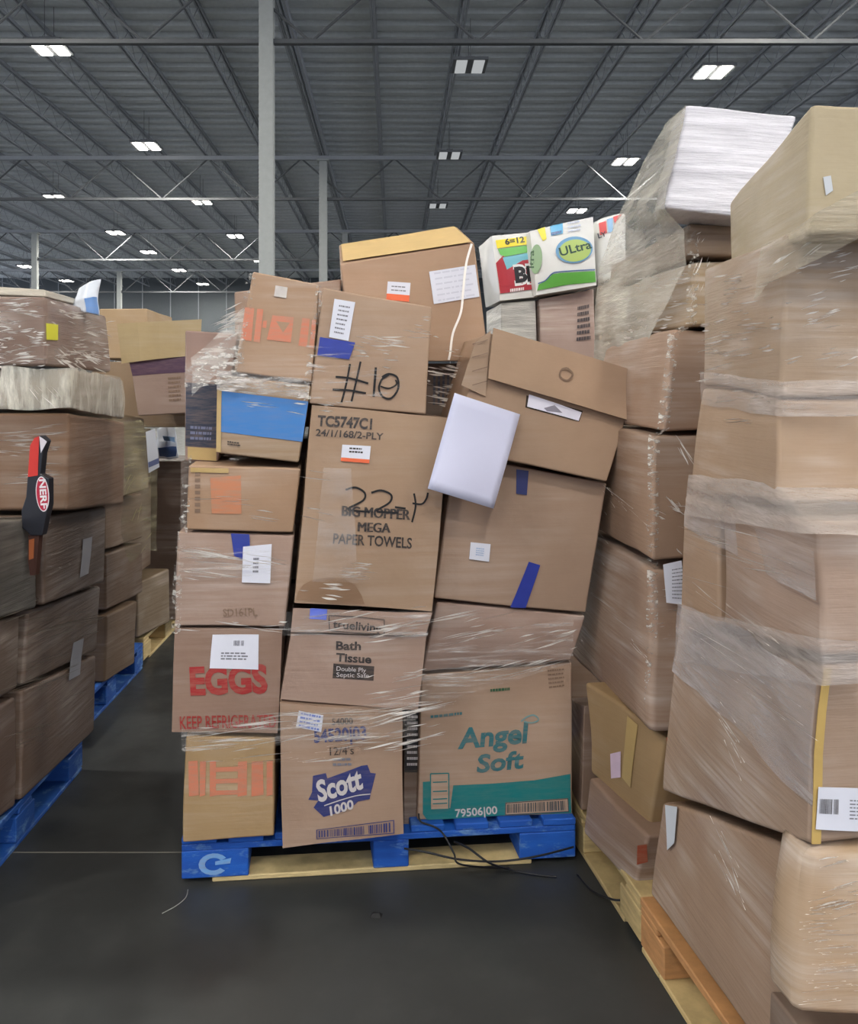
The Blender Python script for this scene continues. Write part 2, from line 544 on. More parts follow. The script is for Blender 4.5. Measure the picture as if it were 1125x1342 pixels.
def sheet(g, rows, mat, nu=14, nv=14, amp=0.012, seed=0, freq=9, eps=0):
    """film hung between rows of (photo x, photo y, distance)"""
    def L(r, t):
        k = t * (len(r) - 1); i = min(int(k), len(r) - 2); f = k - i
        return r[i] * (1 - f) + r[i + 1] * f
    R3 = [[U((a, b), d) for a, b, d in row] for row in rows]
    vs = []
    for j in range(nv + 1):
        tv = j / nv * (len(R3) - 1); jj = min(int(tv), len(R3) - 2); fv = tv - jj
        for i in range(nu + 1):
            p = L(R3[jj], i / nu) * (1 - fv) + L(R3[jj + 1], i / nu) * fv
            p = p + noise.noise_vector(p * freq + Vector((seed, seed * 2, 0))) * amp
            vs.append(p)
    g.add(vs, [(j * (nu + 1) + i, j * (nu + 1) + i + 1, (j + 1) * (nu + 1) + i + 1, (j + 1) * (nu + 1) + i) for j in range(nv) for i in range(nu)], mat)

# ------------------------------------------------------------------ the hall
def floor_mat():
    t = NT('polished_concrete')
    v = t.coords((1, 1, 1))
    a = t.noise(v, 0.9, 5, 0.6); b = t.noise(v, 9, 4, 0.65); c = t.noise(v, 2.2, 3)
    col = t.mix(t.ramp(a, 0.3, 0.7), srgb(49, 50, 50), srgb(66, 68, 68))
    col = t.mix(t.math('MULTIPLY', t.ramp(b, 0.5, 0.8), 0.25), col, srgb(92, 92, 90))
    col = t.mix(t.math('MULTIPLY', t.ramp(c, 0.58, 0.68), 0.5), col, srgb(40, 40, 40))
    t.l(col, t.b.inputs['Base Color'])
    t.l(t.ramp(b, 0.3, 0.8, (0.32,) * 3 + (1,), (0.55,) * 3 + (1,)), t.b.inputs['Roughness'])
    t.l(t.bump(b, 0.05, 0.004), t.b.inputs['Normal'])
    t.b.inputs['Specular IOR Level'].default_value = 0.3
    return t.m
g = Geo()
g.box((-32, -16, -0.2), (32, 62, 0), floor_mat())
g.box((-6, 2.705, -0.01), (-0.645, 2.711, 0.0008), plain('joint_filler', (116, 112, 104), 0.7))
tag(g.build('floor'), kind='structure')

DECK = plain('roof_deck', (214, 219, 221), 0.7, var=0.06)
STEEL = plain('painted_steel', (168, 172, 178), 0.6, var=0.05)
COLM = plain('column_paint', (176, 180, 178), 0.55, var=0.05)
CHORD = plain('truss_paint', (96, 99, 102), 0.5, var=0.05)
g = Geo()
y = -16.0; P = 0.62; vs = []; fs = []
zt, zb = 10.28, 10.17
while y < 62:
    for dy, z in ((0, zt), (0.28, zt), (0.33, zb), (0.57, zb)):
        vs += [(-32, y + dy, z), (32, y + dy, z)]
    y += P
fs = [(2 * i, 2 * i + 1, 2 * i + 3, 2 * i + 2) for i in range(len(vs) // 2 - 1)]
g.add(vs, fs, DECK)
g.box((-32, -16, 10.4), (32, 62.5, 10.6), DECK)
tag(g.build('ceiling'), kind='structure')
g = Geo()
g.box((-32, 61.5, 0), (32, 61.9, 10.4), plain('wall_panel', (92, 98, 102), 0.7, var=0.05))
for k in range(-15, 16):
    g.box((k * 2.05 - 0.03, 61.44, 0), (k * 2.05 + 0.03, 61.5, 10.3), STEEL)
tag(g.build('wall_back'), kind='structure')

# open-web joists along the hall
def joist():
    g = Geo()
    for dx in (-0.05, 0.02):
        g.box((dx, -15.5, 9.50), (dx + 0.035, 61.3, 9.56), STEEL)
        g.box((dx, -15.5, 10.08), (dx + 0.035, 61.3, 10.16), STEEL)
    yy = -15.5; up = True
    while yy < 61:
        a, b = (9.53, 10.12) if up else (10.12, 9.53)
        g.bar((0, yy, a), (0, yy + 0.62, b), 0.010, STEEL, 4)
        yy += 0.62; up = not up
    return g.build('roof_beam', None, (0, 0, 0))
jb = joist(); tag(jb, kind='structure')
XS = [1.48 + 1.94 * k for k in range(-16, 16)]
for i, x in enumerate(XS):
    o = jb if i == 0 else jb.copy()
    if i: C.objects.link(o)
    o.location.x = x
# deeper girders across the hall on the column lines
YS = [15.6, 28.0, 40.4, 52.8, 3.2, -9.2]
def girder():
    g = Geo()
    g.box((-31.5, -0.06, 8.02), (31.5, 0.06, 8.10), CHORD)
    g.box((-31.5, -0.09, 9.36), (31.5, 0.09, 9.49), STEEL)
    x = -31.0; k = 0
    while x < 30.5:
        a, b = (8.06, 9.42) if k % 2 else (9.42, 8.06)
        g.bar((x, 0, a), (x + 1.55, 0, b), 0.028, CHORD, 5)
        x += 1.55; k += 1
    return g.build('truss_beam')
gb = girder(); tag(gb, kind='structure')
for i, yy in enumerate(YS):
    o = gb if i == 0 else gb.copy()
    if i: C.objects.link(o)
    o.location.y = yy
# columns under the girders
g = Geo()
g.box((-0.13, -0.13, 0), (0.13, 0.13, 9.36), COLM)
g.box((-0.22, -0.22, 0), (0.22, 0.22, 0.03), COLM)
g.box((-0.2, -0.2, 9.30), (0.2, 0.2, 9.36), COLM)
cb = g.build('column', None, (0, 0, 0)); tag(cb, kind='structure')
cps = [(-2.37, 15.6), (-2.37, 28), (-17.3, 40.4), (-17.3, 52.8), (-2.37, 40.4), (10.3, 28), (10.3, 40.4), (-17.3, 15.6)]
for i, (x, yy) in enumerate(cps):
    o = cb if i == 0 else cb.copy()
    if i: C.objects.link(o)
    o.location = (x, yy, 0)
# a deeper beam along the column line
g = Geo()
for dx in (-0.14, 0.10):
    g.box((-2.37 + dx, -15, 9.49), (-2.37 + dx + 0.05, 61, 9.62), STEEL)
g.box((-2.40, -15, 9.62), (-2.34, 61, 9.95), STEEL)
tag(g.build('roof_beam'), kind='structure')

# twin-lens high bay lights
LENS = emit('lamp_lens', (255, 250, 240), LAMP)
LENSOFF = emit('unlit_lens_glow', (226, 230, 232), 0.5)  # faint glow added to make the unlit lenses look paler
HOUS = plain('lamp_housing', (120, 123, 126), 0.5)
def lamp(lens, name):
    root = empty(name, (0, 0, 0))
    h = Geo()
    h.box((-0.40, -0.42, 9.20), (0.40, 0.42, 9.27), HOUS)
    h.box((-0.1, -0.3, 9.27), (0.1, 0.3, 9.33), HOUS)
    h.build('housing', root)
    for sx in (-0.20, 0.20):
        l = Geo()
        l.box((sx - 0.125, -0.38, 9.185), (sx + 0.125, 0.38, 9.199), lens)
        l.build('lens', root)
    for sy in (-0.25, 0.25):
        c = Geo(); c.bar((0, sy, 9.33), (0, sy, 10.22), 0.008, HOUS, 5)
        c.build('hanger_wire', root)
    return root
def dup(root, loc):
    r = root.copy(); C.objects.link(r); r.location = loc
    for ch in root.children:
        c = ch.copy(); C.objects.link(c); c.parent = r
    return r
lit = [(-7.65, yy) for yy in (18.6, 25.9, 33.3, 40.4, 47.7, 55.0)] + [(-13.15, yy) for yy in (32.6, 39.6, 44.9, 51.3, 57.6)] + [(-21.9, 49.8), (-21.9, 56)] + \
      [(7.6, yy) for yy in (20.0, 27.6, 34.9)] + \
      [(-7.65, 11.2), (-7.65, 3.9), (-7.65, -3.4), (-7.65, -10.7), (7.6, 12.6), (7.6, 5.2), (7.6, -2.2), (7.6, -9.6), (1.75, -4.0), (1.75, -11), (-2.9, -7.4), (13.2, 4), (-13.2, 4)]
l0 = lamp(LENS, 'high_bay_light')
for i, (x, yy) in enumerate(lit):
    o = l0 if i == 0 else dup(l0, (x, yy, 0))
    o.location = (x, yy, 0)
    if i < 6: lb = 'lit twin lens ceiling lamp in the long row running over the left aisle'
    elif i < 13: lb = 'small far lit twin lens ceiling lamp beyond the left pallets'
    elif i < 16: lb = 'lit twin lens ceiling lamp in the row right of the unlit fixtures'
    else: lb = 'lit twin lens ceiling lamp over the near part of the hall'
    tag(o, lb, 'lamp', 'lit lamps over the left aisle' if i < 6 else 'far lit lamps at left' if i < 13 else 'lit lamps at right' if i < 16 else 'lit lamps over the near hall')
u0 = lamp(LENSOFF, 'high_bay_light')
for i, yy in enumerate((19.65, 26.9, 34.0)):
    o = u0 if i == 0 else dup(u0, (1.76, yy, 0))
    o.location = (1.76, yy, 0)
    tag(o, ('largest unlit white ceiling fixture, top middle of the dark roof', 'middle one of three unlit white ceiling fixtures', 'smallest unlit white ceiling fixture just over the boxes')[i], 'lamp', 'unlit ceiling fixtures')

# ------------------------------------------------------------------ pallets
def pallet(loc, yaw, label, mat, bottom=None, W=1.22, D=1.02, nb=9, blockw=(0.2, 0.11, 0.18), mark=None):
    root = empty('wooden_pallet', loc, yaw)
    tag(root, label, 'pallet')
    r = random.Random(label)
    def put(name, lo, hi, m):
        g = Geo(); g.box(lo, hi, m)
        o = g.build(name)
        o.parent = root
        b = o.modifiers.new('bevel', 'BEVEL'); b.width = 0.003; b.segments = 1
        return o
    bw = 0.105; gap = (W - nb * bw) / (nb - 1)
    for i in range(nb):
        x = i * (bw + gap)
        put('deck_board', (x, r.uniform(-.004, .003), 0.120), (x + bw, D + r.uniform(-.004, .004), 0.141), mat)
    for j, y0 in enumerate((0, D / 2 - 0.05, D - 0.1)):
        put('stringer_board', (0, y0, 0.100), (W, y0 + 0.1, 0.1195), mat)
    for i, (x0, ww) in enumerate(((0, blockw[0]), (W * 0.52 - blockw[1] / 2, blockw[1]), (W - blockw[2], blockw[2]))):
        for y0 in (0, D / 2 - 0.07, D - 0.14):
            put('block', (x0, y0, 0.0165), (x0 + ww, y0 + 0.14, 0.0995), mat)
    bm = bottom or mat
    put('bottom_board', (0.09, 0.005, 0.0), (W - 0.14, 0.11, 0.016), bm)
    put('bottom_board', (0, D - 0.11, 0.0), (W, D - 0.005, 0.016), bm)
    for x0 in (0.0, W - 0.13): put('bottom_board', (x0, 0.112, 0.0), (x0 + 0.13, D - 0.112, 0.016), mat if x0 else bm)
    if mark:
        g = Geo()
        for k in range(14):
            a0, a1 = 0.55 + k * 0.36, 0.55 + (k + 1) * 0.36
            g.add([(0.095 + math.cos(a) * rr * 1.35, -0.0012, 0.058 + math.sin(a) * rr) for a, rr in ((a0, 0.033), (a1, 0.033), (a1, 0.019), (a0, 0.019))], [(0, 1, 2, 3)], mark)
        g.add([(0.10, -0.0012, 0.066), (0.148, -0.0012, 0.074), (0.145, -0.0012, 0.058), (0.10, -0.0012, 0.055)], [(0, 1, 2, 3)], mark)
        o = g.build('painted_mark'); o.parent = root
    return root
BLUEW = wood((96, 86, 70), paint=(20, 84, 176))
BLUED = wood((96, 86, 70), paint=(18, 74, 150), scuff=0.7)
RAWW = wood((206, 184, 134))
ORGW = wood((186, 136, 88))
PALEW = wood((196, 172, 122))
MARK = ink((108, 160, 214), 0.3)
YC = math.radians(5.8)
pallet((-0.641, 2.527, 0), YC, 'scuffed blue pallet under the leaning middle load of boxes', BLUEW, RAWW, mark=MARK)
YR = math.radians(6.8)
pallet((0.655, 2.235, 0), YR, 'pale raw wood pallet under the taller wrapped load at right, behind the orange wood pallet', PALEW)
pallet((0.775, 1.215, 0), YR, 'orange brown wood pallet nearest at lower right', ORGW, PALEW)
pallet((-2.45, 2.29, 0), 0, 'nearest blue pallet under the wrapped load at far left', BLUED)
pallet((-2.58, 3.52, 0), 0, 'blue pallet second from front along the left aisle', BLUED)
pallet((-2.60, 4.62, 0), 0, 'yellowish raw wood pallet deepest in the left aisle', PALEW)
pallet((0.30, 3.75, 0), 0, 'wood pallet hidden behind the middle load', PALEW)

# ------------------------------------------------------------------ the middle load
EX = Vector((-math.sin(YC), math.cos(YC), 0))
def F(px, off=0.0): return 2.59 + 0.00023 * (px - 517) + off
def cbox(label, q, offs, depth, mat, **k):
    ot, ob = offs
    return Carton(label, q, (F(q[0][0], ot), F(q[1][0], ot), F(q[3][0], ob)), EX * depth, mat, **k)
K1 = (170, 136, 110); K2 = (160, 128, 102); K3 = (176, 142, 116); KY = (184, 150, 100); KP = (164, 132, 116)

# left column, bottom to top
b = cbox('tan box with faded orange print standing under the red lettered egg box', [(243, 965), (361, 968), (360, 1096), (240, 1104)], (-0.03, -0.035), 0.42, card((178, 142, 92), 0.35), seed=1)
for x0, x1, x2, x3 in ((247, 259, 249, 262), (262, 270, 263, 270), (275, 283, 276, 284), (312, 324, 312, 324), (330, 345, 330, 346), (350, 358, 350, 358)):
    b.poly([(x0, 997), (x1, 996), (x3, 1040), (x2, 1042)], ORANGE)
for yy in (1004, 1019, 1034): b.poly([(283, yy), (314, yy - 1), (314, yy + 5), (283, yy + 6)], ORANGE)
b.build()
b = cbox('brown egg box with red block lettering and a white paper label', [(229, 824), (371, 826), (363, 961), (225, 960)], (-0.035, -0.035), 0.42, card((152, 118, 98), 0.35, milky=0.2), seed=2)
b.text('EGGS', (250, 909), (351, 906), 36, RED, bold=0.045)
b.text('KEEP REFRIGERATED', (236, 956), (361, 953), 18, RED, bold=0.01)
def eggs(g, sf, q, e):
    textlines(g, sf, [bil(q, .15, .5), bil(q, .85, .5), bil(q, .85, .75), bil(q, .15, .75)], 3, GREYINK, e, 3)
    barcode(g, sf, [bil(q, .46, .14), bil(q, .7, .14), bil(q, .7, .36), bil(q, .46, .36)], GREYINK, 8, 3, e, False)
b.part('paper_label', [(279, 832), (340, 832), (339, 877), (276, 875)], WHITE, label='white printed paper label', extra=eggs)
b.build()
b = cbox('brown box with a blue tape strip and torn white label, above the egg box', [(233, 697), (386, 701), (374, 821), (229, 821)], (-0.03, -0.035), 0.42, card((166, 134, 116), 0.5, milky=0.35), seed=3)
b.text('SD161PL', (293, 808), (338, 806), 11, FAINT, bold=0.01)
b.part('blue_tape', [(304, 699), (328, 700), (330, 738), (308, 728)], BLUETAPE, label='strip of blue tape')
b.part('paper_label', [(320, 716), (357, 712), (355, 763), (318, 762)], WHITE, label='torn white label', eps=0.006,
       extra=lambda g, sf, q, e: textlines(g, sf, [bil(q, .35, .3), bil(q, .6, .3), bil(q, .6, .75), bil(q, .35, .75)], 4, GREYINK, e, 4))
b.build()
b = cbox('tan wrapped box between the blue topped box and the blue taped box', [(247, 609), (394, 614), (384, 697), (245, 694)], (-0.05, -0.04), 0.40, card((178, 138, 104), 0.4), seed=4)
b.patch([(276, 625), (316, 622), (316, 672), (278, 672)], ink((196, 128, 92), 0.7))
for i in range(7): b.patch([(256, 618 + i * 8), (263, 618 + i * 8), (263, 623 + i * 8), (256, 623 + i * 8)], FAINT, n=1)
b.part('tape', [(250, 612), (300, 613), (300, 619), (250, 618)], CLEARTAPE)
b.build()
b = cbox('tan box with a big blue panel, left column under the orange lettered box', [(288, 490), (408, 506), (391, 607), (285, 594)], (-0.04, -0.05), 0.38, card((170, 138, 104), 0.4), seed=5)
b.poly([(291, 512), (404, 527), (396, 580), (289, 566)], BLUEPR)
textlines(b.g, b.main, [(296, 577), (317, 580), (317, 586), (296, 584)], 2, BLACK, 0.004, 3)
b.part('tape', [(285, 508), (291, 509), (289, 593), (283, 592)], CLEARTAPE, label='yellow tape down its edge')
b.build()
b = cbox('tall narrow box with dark navy lower half, upper left edge of the middle load', [(242, 433), (312, 437), (286, 604), (242, 604)], (0.09, 0.09), 0.34, card((164, 130, 116), 0.5, milky=0.3), seed=6)
b.poly([(243, 502), (301, 505), (289, 586), (243, 584)], DKNAVY)
textlines(b.g, b.main, [(246, 556), (282, 558), (280, 578), (246, 577)], 3, plain('pale_print', (120, 124, 150), 0.6), 0.004, 9)
b.part('tape', [(246, 585), (284, 587), (284, 603), (246, 601)], CLEARTAPE)
b.build()
b = cbox('leaning tan box with large orange printed letters on top of the left column', [(331, 355), (419, 373), (409, 501), (307, 487)], (-0.02, -0.03), 0.36, card((180, 142, 110), 0.35), seed=7)
for P_ in ([(321, 402), (333, 403), (330, 447), (316, 444)], [(337, 404), (345, 405), (341, 449), (333, 447)], [(345, 420), (350, 420), (349, 430), (344, 429)],
           [(357, 413), (385, 416), (381, 449), (350, 445)], [(396, 417), (406, 418), (402, 455), (391, 453)], [(409, 419), (414, 420), (411, 458), (405, 456)]):
    b.poly(P_, ORANGE)
b.poly([(362, 421), (380, 423), (371, 436)], card((180, 142, 110), 0.35), eps=0.003)
b.part('tape', [(361, 374), (377, 377), (375, 391), (359, 388)], plain('shiny_tape', (214, 206, 200), 0.2, var=0.2, coat=0.6), label='short shiny piece of clear tape')
b.build()
b = cbox('plain brown box mostly hidden behind the orange lettered box on the top left', [(307, 383), (448, 366), (440, 560), (310, 560)], (0.42, 0.42), 0.34, card((162, 130, 108), 0.3), seed=8)
b.build()

# middle column
b = cbox('big box with blue ribbon logo and barcode at bottom centre of the middle load', [(367, 922), (527, 934), (528, 1093), (370, 1111)], (-0.085, -0.085), 0.46, card((172, 138, 112), 0.35, milky=0.2), seed=9)
b.text('54000', (435, 950), (462, 949), 9, BLACK, bold=0.015)
b.text('54520|03', (412, 973), (480, 968), 17, NAVY, bold=0.03)
b.text("12/4's", (433, 990), (464, 988), 11, BLACK, bold=0.0)
textlines(b.g, b.main, [(434, 992), (464, 991), (464, 1004), (434, 1005)], 2, GREYINK, 0.003, 5)
b.poly([(411, 1017), (428, 1013), (430, 1020), (474, 1003), (482, 1002), (486, 1012), (493, 1013), (485, 1046), (470, 1049), (466, 1053), (448, 1063), (425, 1070), (412, 1058), (418, 1049), (405, 1048), (410, 1038)], NAVY)
PALE = plain('pale_ink', (196, 190, 190), 0.6)
b.text('Scott', (419, 1050), (479, 1030), 27, PALE, bold=0.035, shear=0.2, eps=0.0034)
b.text('1000', (434, 1068), (466, 1057), 12, PALE, bold=0.03, shear=0.2, eps=0.0034)
b.stroke([(426, 1055), (448, 1047), (468, 1041), (486, 1039)], 1.3, PALE, eps=0.0036)
barcode(b.g, b.main, [(415, 1087), (516, 1074), (516, 1092), (415, 1099)], NAVY, 26, 5)
def lab(g, sf, q, e): textlines(g, sf, q, 4, plain('blue_print', (110, 130, 200), 0.6), e, 8)
b.part('paper_label', [(392, 931), (424, 937), (421, 959), (388, 952)], WHITE, label='small crooked white label', extra=lab)
b.build()
b = cbox('bath tissue box with black lettering, under the paper towel box', [(381, 832), (559, 833), (548, 931), (367, 916)], (-0.06, -0.07), 0.44, card((166, 134, 116), 0.5, milky=0.35), seed=10)
b.text('Bath', (440, 851), (473, 851), 11, BLACK, bold=0.03)
b.text('Tissue', (440, 866), (487, 868), 11, BLACK, bold=0.03)
b.patch([(437, 869), (491, 872), (490, 891), (436, 888)], BLACK)
b.text('Double Ply', (441, 878), (480, 880), 6, PALE, eps=0.0034)
b.text('Septic Safe', (441, 886), (484, 887), 6, PALE, eps=0.0034)
fg = Geo()
slab(fg, b.main, [(384, 797), (567, 802), (558, 831), (381, 828)], card((166, 134, 116), 0.5, milky=0.35), 0.004, 0.006)
FS = b.main
text(fg, FS, 'trueliving', (435, 822), (499, 826), 11, BLACK, bold=0.02, eps=0.0135)
stroke(fg, FS, [(430, 806), (431, 826)], 1.2, BLACK, 0.0135); stroke(fg, FS, [(430, 806), (466, 807), (503, 810)], 1.2, BLACK, 0.0135)
stroke(fg, FS, [(503, 810), (503, 829)], 1.2, BLACK, 0.0135); stroke(fg, FS, [(431, 826), (466, 828), (503, 829)], 1.2, BLACK, 0.0135)
patch(fg, FS, [(406, 797), (428, 798), (427, 812), (405, 811)], plain('blue_sticker', (96, 116, 214), 0.5, var=0.3), 0.012)
b.kids.append(('upper_flap', fg, 'raised upper flap with a framed logo and blue sticker'))
b.build()
b = cbox('tall paper towel box with black lettering and a handwritten 22 in marker', [(409, 531), (589, 548), (567, 801), (386, 790)], (-0.05, -0.06), 0.44, card((172, 138, 108), 0.3, milky=0.2), seed=11, bulge=0.008)
b.text('TC5747C1', (416, 558), (487, 563), 14, BLACK, bold=0.035)
b.text('24/1/168/2-PLY', (414, 571), (502, 577), 9, BLACK, bold=0.02)
for d in (-0.7, 0, 0.7):
    b.text('BIG MOPPER', (448 + d, 675), (537 + d, 681), 14, BLACK, eps=0.0026 + d * 0.0003)
    b.text('MEGA', (469 + d, 696), (511 + d, 698), 13, BLACK, eps=0.0026 + d * 0.0003)
b.text('PAPER TOWELS', (436, 712), (539, 718), 14, BLACK, bold=0.02)
b.stroke([(453, 641), (466, 638), (478, 645), (476, 655), (456, 666), (470, 669), (484, 670)], 2.6, MARKER)
b.stroke([(487, 645), (500, 642), (513, 648), (511, 658), (494, 669), (508, 671), (522, 672)], 2.6, MARKER)
b.stroke([(518, 664), (532, 666)], 2.4, MARKER)
b.stroke([(543, 646), (545, 663), (540, 684)], 2.4, MARKER)
b.stroke([(541, 659), (553, 660), (559, 653), (561, 645)], 2.4, MARKER)
b.poly([(388, 786), (391, 775), (398, 766), (410, 760), (432, 757), (452, 759), (466, 768), (474, 781), (478, 793), (440, 792)], ink((136, 106, 80), 0.2))
def tcl(g, sf, q, e):
    textlines(g, sf, [bil(q, .2, .1), bil(q, .8, .1), bil(q, .8, .5), bil(q, .2, .5)], 2, BLACK, e, 6)
    patch(g, sf, [bil(q, 0, .78), bil(q, 1, .78), bil(q, 1, 1), bil(q, 0, 1)], ORANGELABEL, e, 1)
b.part('paper_label', [(449, 583), (486, 585), (484, 607), (447, 604)], WHITE, label='small white and orange price label', extra=tcl)
b.build()
b = cbox('box with a handwritten #10 in marker and blue tape, upper middle', [(423, 377), (566, 402), (559, 544), (405, 529)], (-0.04, -0.05), 0.42, card((178, 144, 116), 0.3, milky=0.2), seed=12)
b.stroke([(459, 476), (454, 503), (448, 527)], 2.6, MARKER); b.stroke([(473, 473), (467, 500), (461, 526)], 2.6, MARKER)
b.stroke([(440, 493), (460, 495), (483, 502)], 2.6, MARKER); b.stroke([(436, 510), (458, 511), (480, 515)], 2.6, MARKER)
b.stroke([(493, 481), (490, 520)], 3.0, MARKER)
b.stroke([(510, 491), (501, 497), (497, 509), (502, 520), (513, 522), (522, 510), (521, 495), (510, 490), (501, 494)], 2.6, MARKER)
b.stroke([(499, 506), (510, 509), (520, 504), (519, 498)], 2.0, MARKER)
b.part('blue_tape', [(419, 441), (466, 448), (458, 470), (415, 465)], BLUETAPE, label='piece of blue tape')
b.part('paper_label', [(439, 392), (466, 396), (457, 446), (431, 441)], WHITE, label='tall white label', eps=0.005,
       extra=lambda g, sf, q, e: textlines(g, sf, [bil(q, .2, .1), bil(q, .9, .1), bil(q, .75, .9), bil(q, .15, .9)], 7, GREYINK, e, 7, 0.35))
b.build()

# right column
b = cbox('box with teal logo and teal bottom band, standing on the right of the blue pallet', [(553, 884), (750, 869), (751, 1067), (547, 1075)], (0.03, 0.035), 0.38, card((176, 142, 116), 0.35, milky=0.2), seed=13)
AL = ink((48, 108, 116), 0.3)
b.text('Angel', (600, 980), (694, 971), 27, AL, bold=0.03, shear=0.18)
b.text('Soft', (625, 1011), (687, 1004), 23, AL, bold=0.03, shear=0.18)
b.stroke([(682, 944), (690, 938), (699, 936), (705, 942), (696, 946), (686, 944)], 2, ink((110, 150, 150), 0.4))
b.poly([(554, 1024), (566, 1023), (566, 1060), (590, 1058), (594, 1028), (640, 1026), (700, 1021), (748, 1013), (749, 1064), (600, 1072), (560, 1074), (554, 1066)], TEAL)
for x0, y0, x1, y1 in ((564, 1013, 588, 1060),):
    b.patch([(x0, y0), (x1, y0 - 1), (x1, y1 - 1), (x0, y1)], card((182, 148, 122), 0.2), eps=0.0030)
    for P_ in ([(564, 1013), (588, 1012)], [(564, 1060), (588, 1059)], [(564, 1013), (564, 1060)], [(588, 1012), (588, 1059)], [(567, 1024), (586, 1023)], [(567, 1036), (586, 1035)], [(567, 1046), (586, 1045)], [(567, 1052), (586, 1051)]):
        b.stroke(P_, 1.5, TEAL, eps=0.0042)
b.text('79506|00', (597, 1070), (652, 1066), 11, PALE, bold=0.02, eps=0.0036)
bq = [(662, 1051), (745, 1044), (746, 1062), (662, 1068)]
b.patch(bq, card((182, 148, 122), 0.2), eps=0.003)
barcode(b.g, b.main, bq, ink((60, 70, 74), 0.1), 26, 6, 0.0042)
textlines(b.g, b.main, [(643, 901), (668, 899), (668, 904), (643, 906)], 1, ink((40, 90, 60), 0.1), 0.003, 3, 0.7, 0, 1)
textlines(b.g, b.main, [(715, 876), (742, 874), (742, 900), (717, 903)], 5, FAINT, 0.003, 4, 0.4)
textlines(b.g, b.main, [(565, 936), (606, 931), (606, 936), (565, 941)], 1, AL, 0.003, 3, 0.7, 0, 1)
b.build()
b = cbox('squashed plain box directly on top of the teal logo box', [(573, 789), (768, 807), (748, 866), (555, 880)], (0.0, 0.02), 0.40, card((164, 132, 116), 0.55, tilt=-0.12, milky=0.45), seed=14, bulge=0.012)
b.build()
b = cbox('plain box with two blue tape pieces and a small white square label, right column', [(596, 596), (796, 633), (769, 804), (569, 785)], (-0.02, -0.01), 0.42, card((166, 134, 110), 0.3, milky=0.2), seed=15, bulge=0.01)
b.part('blue_tape', [(677, 615), (693, 617), (690, 648), (676, 646)], plain('dark_tape', (44, 52, 100), 0.5, var=0.15), label='dark blue tape strip')
b.part('blue_tape', [(692, 735), (707, 740), (688, 796), (668, 795)], BLUETAPE, label='slanting blue tape strip')
b.part('paper_label', [(616, 710), (642, 712), (640, 735), (614, 732)], WHITE, label='small square white label',
       extra=lambda g, sf, q, e: textlines(g, sf, [bil(q, .25, .25), bil(q, .75, .25), bil(q, .75, .75), bil(q, .25, .75)], 4, plain('pale_blue', (160, 180, 210), 0.6), e, 2))
b.build()
# open box with hand hole
b = cbox('tilted open topped box with a hand hole and a drooping front flap', [(640, 436), (838, 490), (796, 631), (590, 588)], (-0.04, -0.07), 0.40, card((174, 140, 112), 0.15, milky=0.1), seed=16, bulge=0.006)
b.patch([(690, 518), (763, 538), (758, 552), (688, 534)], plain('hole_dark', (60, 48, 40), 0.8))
ps = plain('white_packet', (226, 224, 238), 0.35, var=0.06)
b.poly([(693, 517), (730, 529), (761, 540), (757, 551), (735, 545), (690, 533)], ps, eps=0.005)
b.poly([(712, 535), (726, 531), (736, 541), (716, 539)], plain('grey_packet', (140, 136, 150), 0.4), eps=0.006)
g_ = b.part('flap', [(646, 431), (836, 489), (821, 551), (638, 497)], card((182, 146, 116), 0.1, milky=0.05), label='front flap folded down over the hand hole', eps=0.004, th=0.006,
       curl=lambda u, v: 0.004 + 0.012 * v)
stroke(g_, b.main, [(740, 484), (747, 492), (740, 500), (731, 495), (733, 486), (740, 484)], 2.5, FAINT, 0.025)
g_ = b.part('flap', [(622, 450), (643, 434), (636, 520), (604, 506)], card((176, 144, 116), 0.3, milky=0.2), label='left side flap bent outwards', eps=0.002, th=0.005, curl=lambda u, v: 0.01 * (1 - u))
for yy in (445, 462, 480, 498): stroke(g_, b.main, [(618, yy + 8), (638, yy + 2)], 1.2, FAINT, 0.02)
b.build()
# loose sheet of paper hanging in front
sp = Surf(U((620, 590), F(620, -0.115)), (0.1, -1, 0.06))
g = Geo()
slab(g, sp, [(596, 515), (682, 543), (648, 667), (560, 640)], plain('paper', (206, 208, 232), 0.7, var=0.015), 0.0, 0.0008, 10, lambda u, v: 0.012 * math.sin(u * 2.6 + v * 1.5) * v)
pc = sp.at((604, 655))
tag(g.build('paper_sheet', None, pc, smooth=True), 'blank white paper sheet hanging in front of the open box with hand hole', 'paper')
# big box at top
b = Carton('large tan box tipped back on the very top of the middle load', [(446, 346), (621, 318), (641, 474), (462, 474)], (2.95, 2.99, 2.95), Vector((-0.03, 0.36, 0.13)), card((176, 138, 108), 0.2, milky=0.1), seed=17, bulge=0.008)
b.part('lit_top_face', [(447, 323), (596, 298.5), (617, 319), (450, 344)], plain('lit_kraft', (206, 176, 124), 0.5, var=0.06), face=b.top, label='yellowish top face with the light on it put into its colour', eps=0.006)  # kraft top face coloured yellower and paler to imitate light falling on it
b.part('paper_label', [(562, 356), (622, 347), (628, 390), (568, 399)], WHITE, label='large white shipping label',
       extra=lambda g, sf, q, e: textlines(g, sf, q, 6, plain('pale_grey_print', (198, 200, 214), 0.6), e, 5, 0.3))
def pl(g, sf, q, e):
    patch(g, sf, [bil(q, 0, .66), bil(q, 1, .66), bil(q, 1, 1), bil(q, 0, 1)], ORANGELABEL, e, 2)
    textlines(g, sf, [bil(q, .1, .15), bil(q, .9, .15), bil(q, .9, .55), bil(q, .1, .55)], 2, GREYINK, e, 5, 0.3)
b.part('paper_label', [(508, 369), (538, 371), (536, 396), (506, 393)], WHITE, label='small white label with an orange bar', extra=pl)
g_ = Geo()
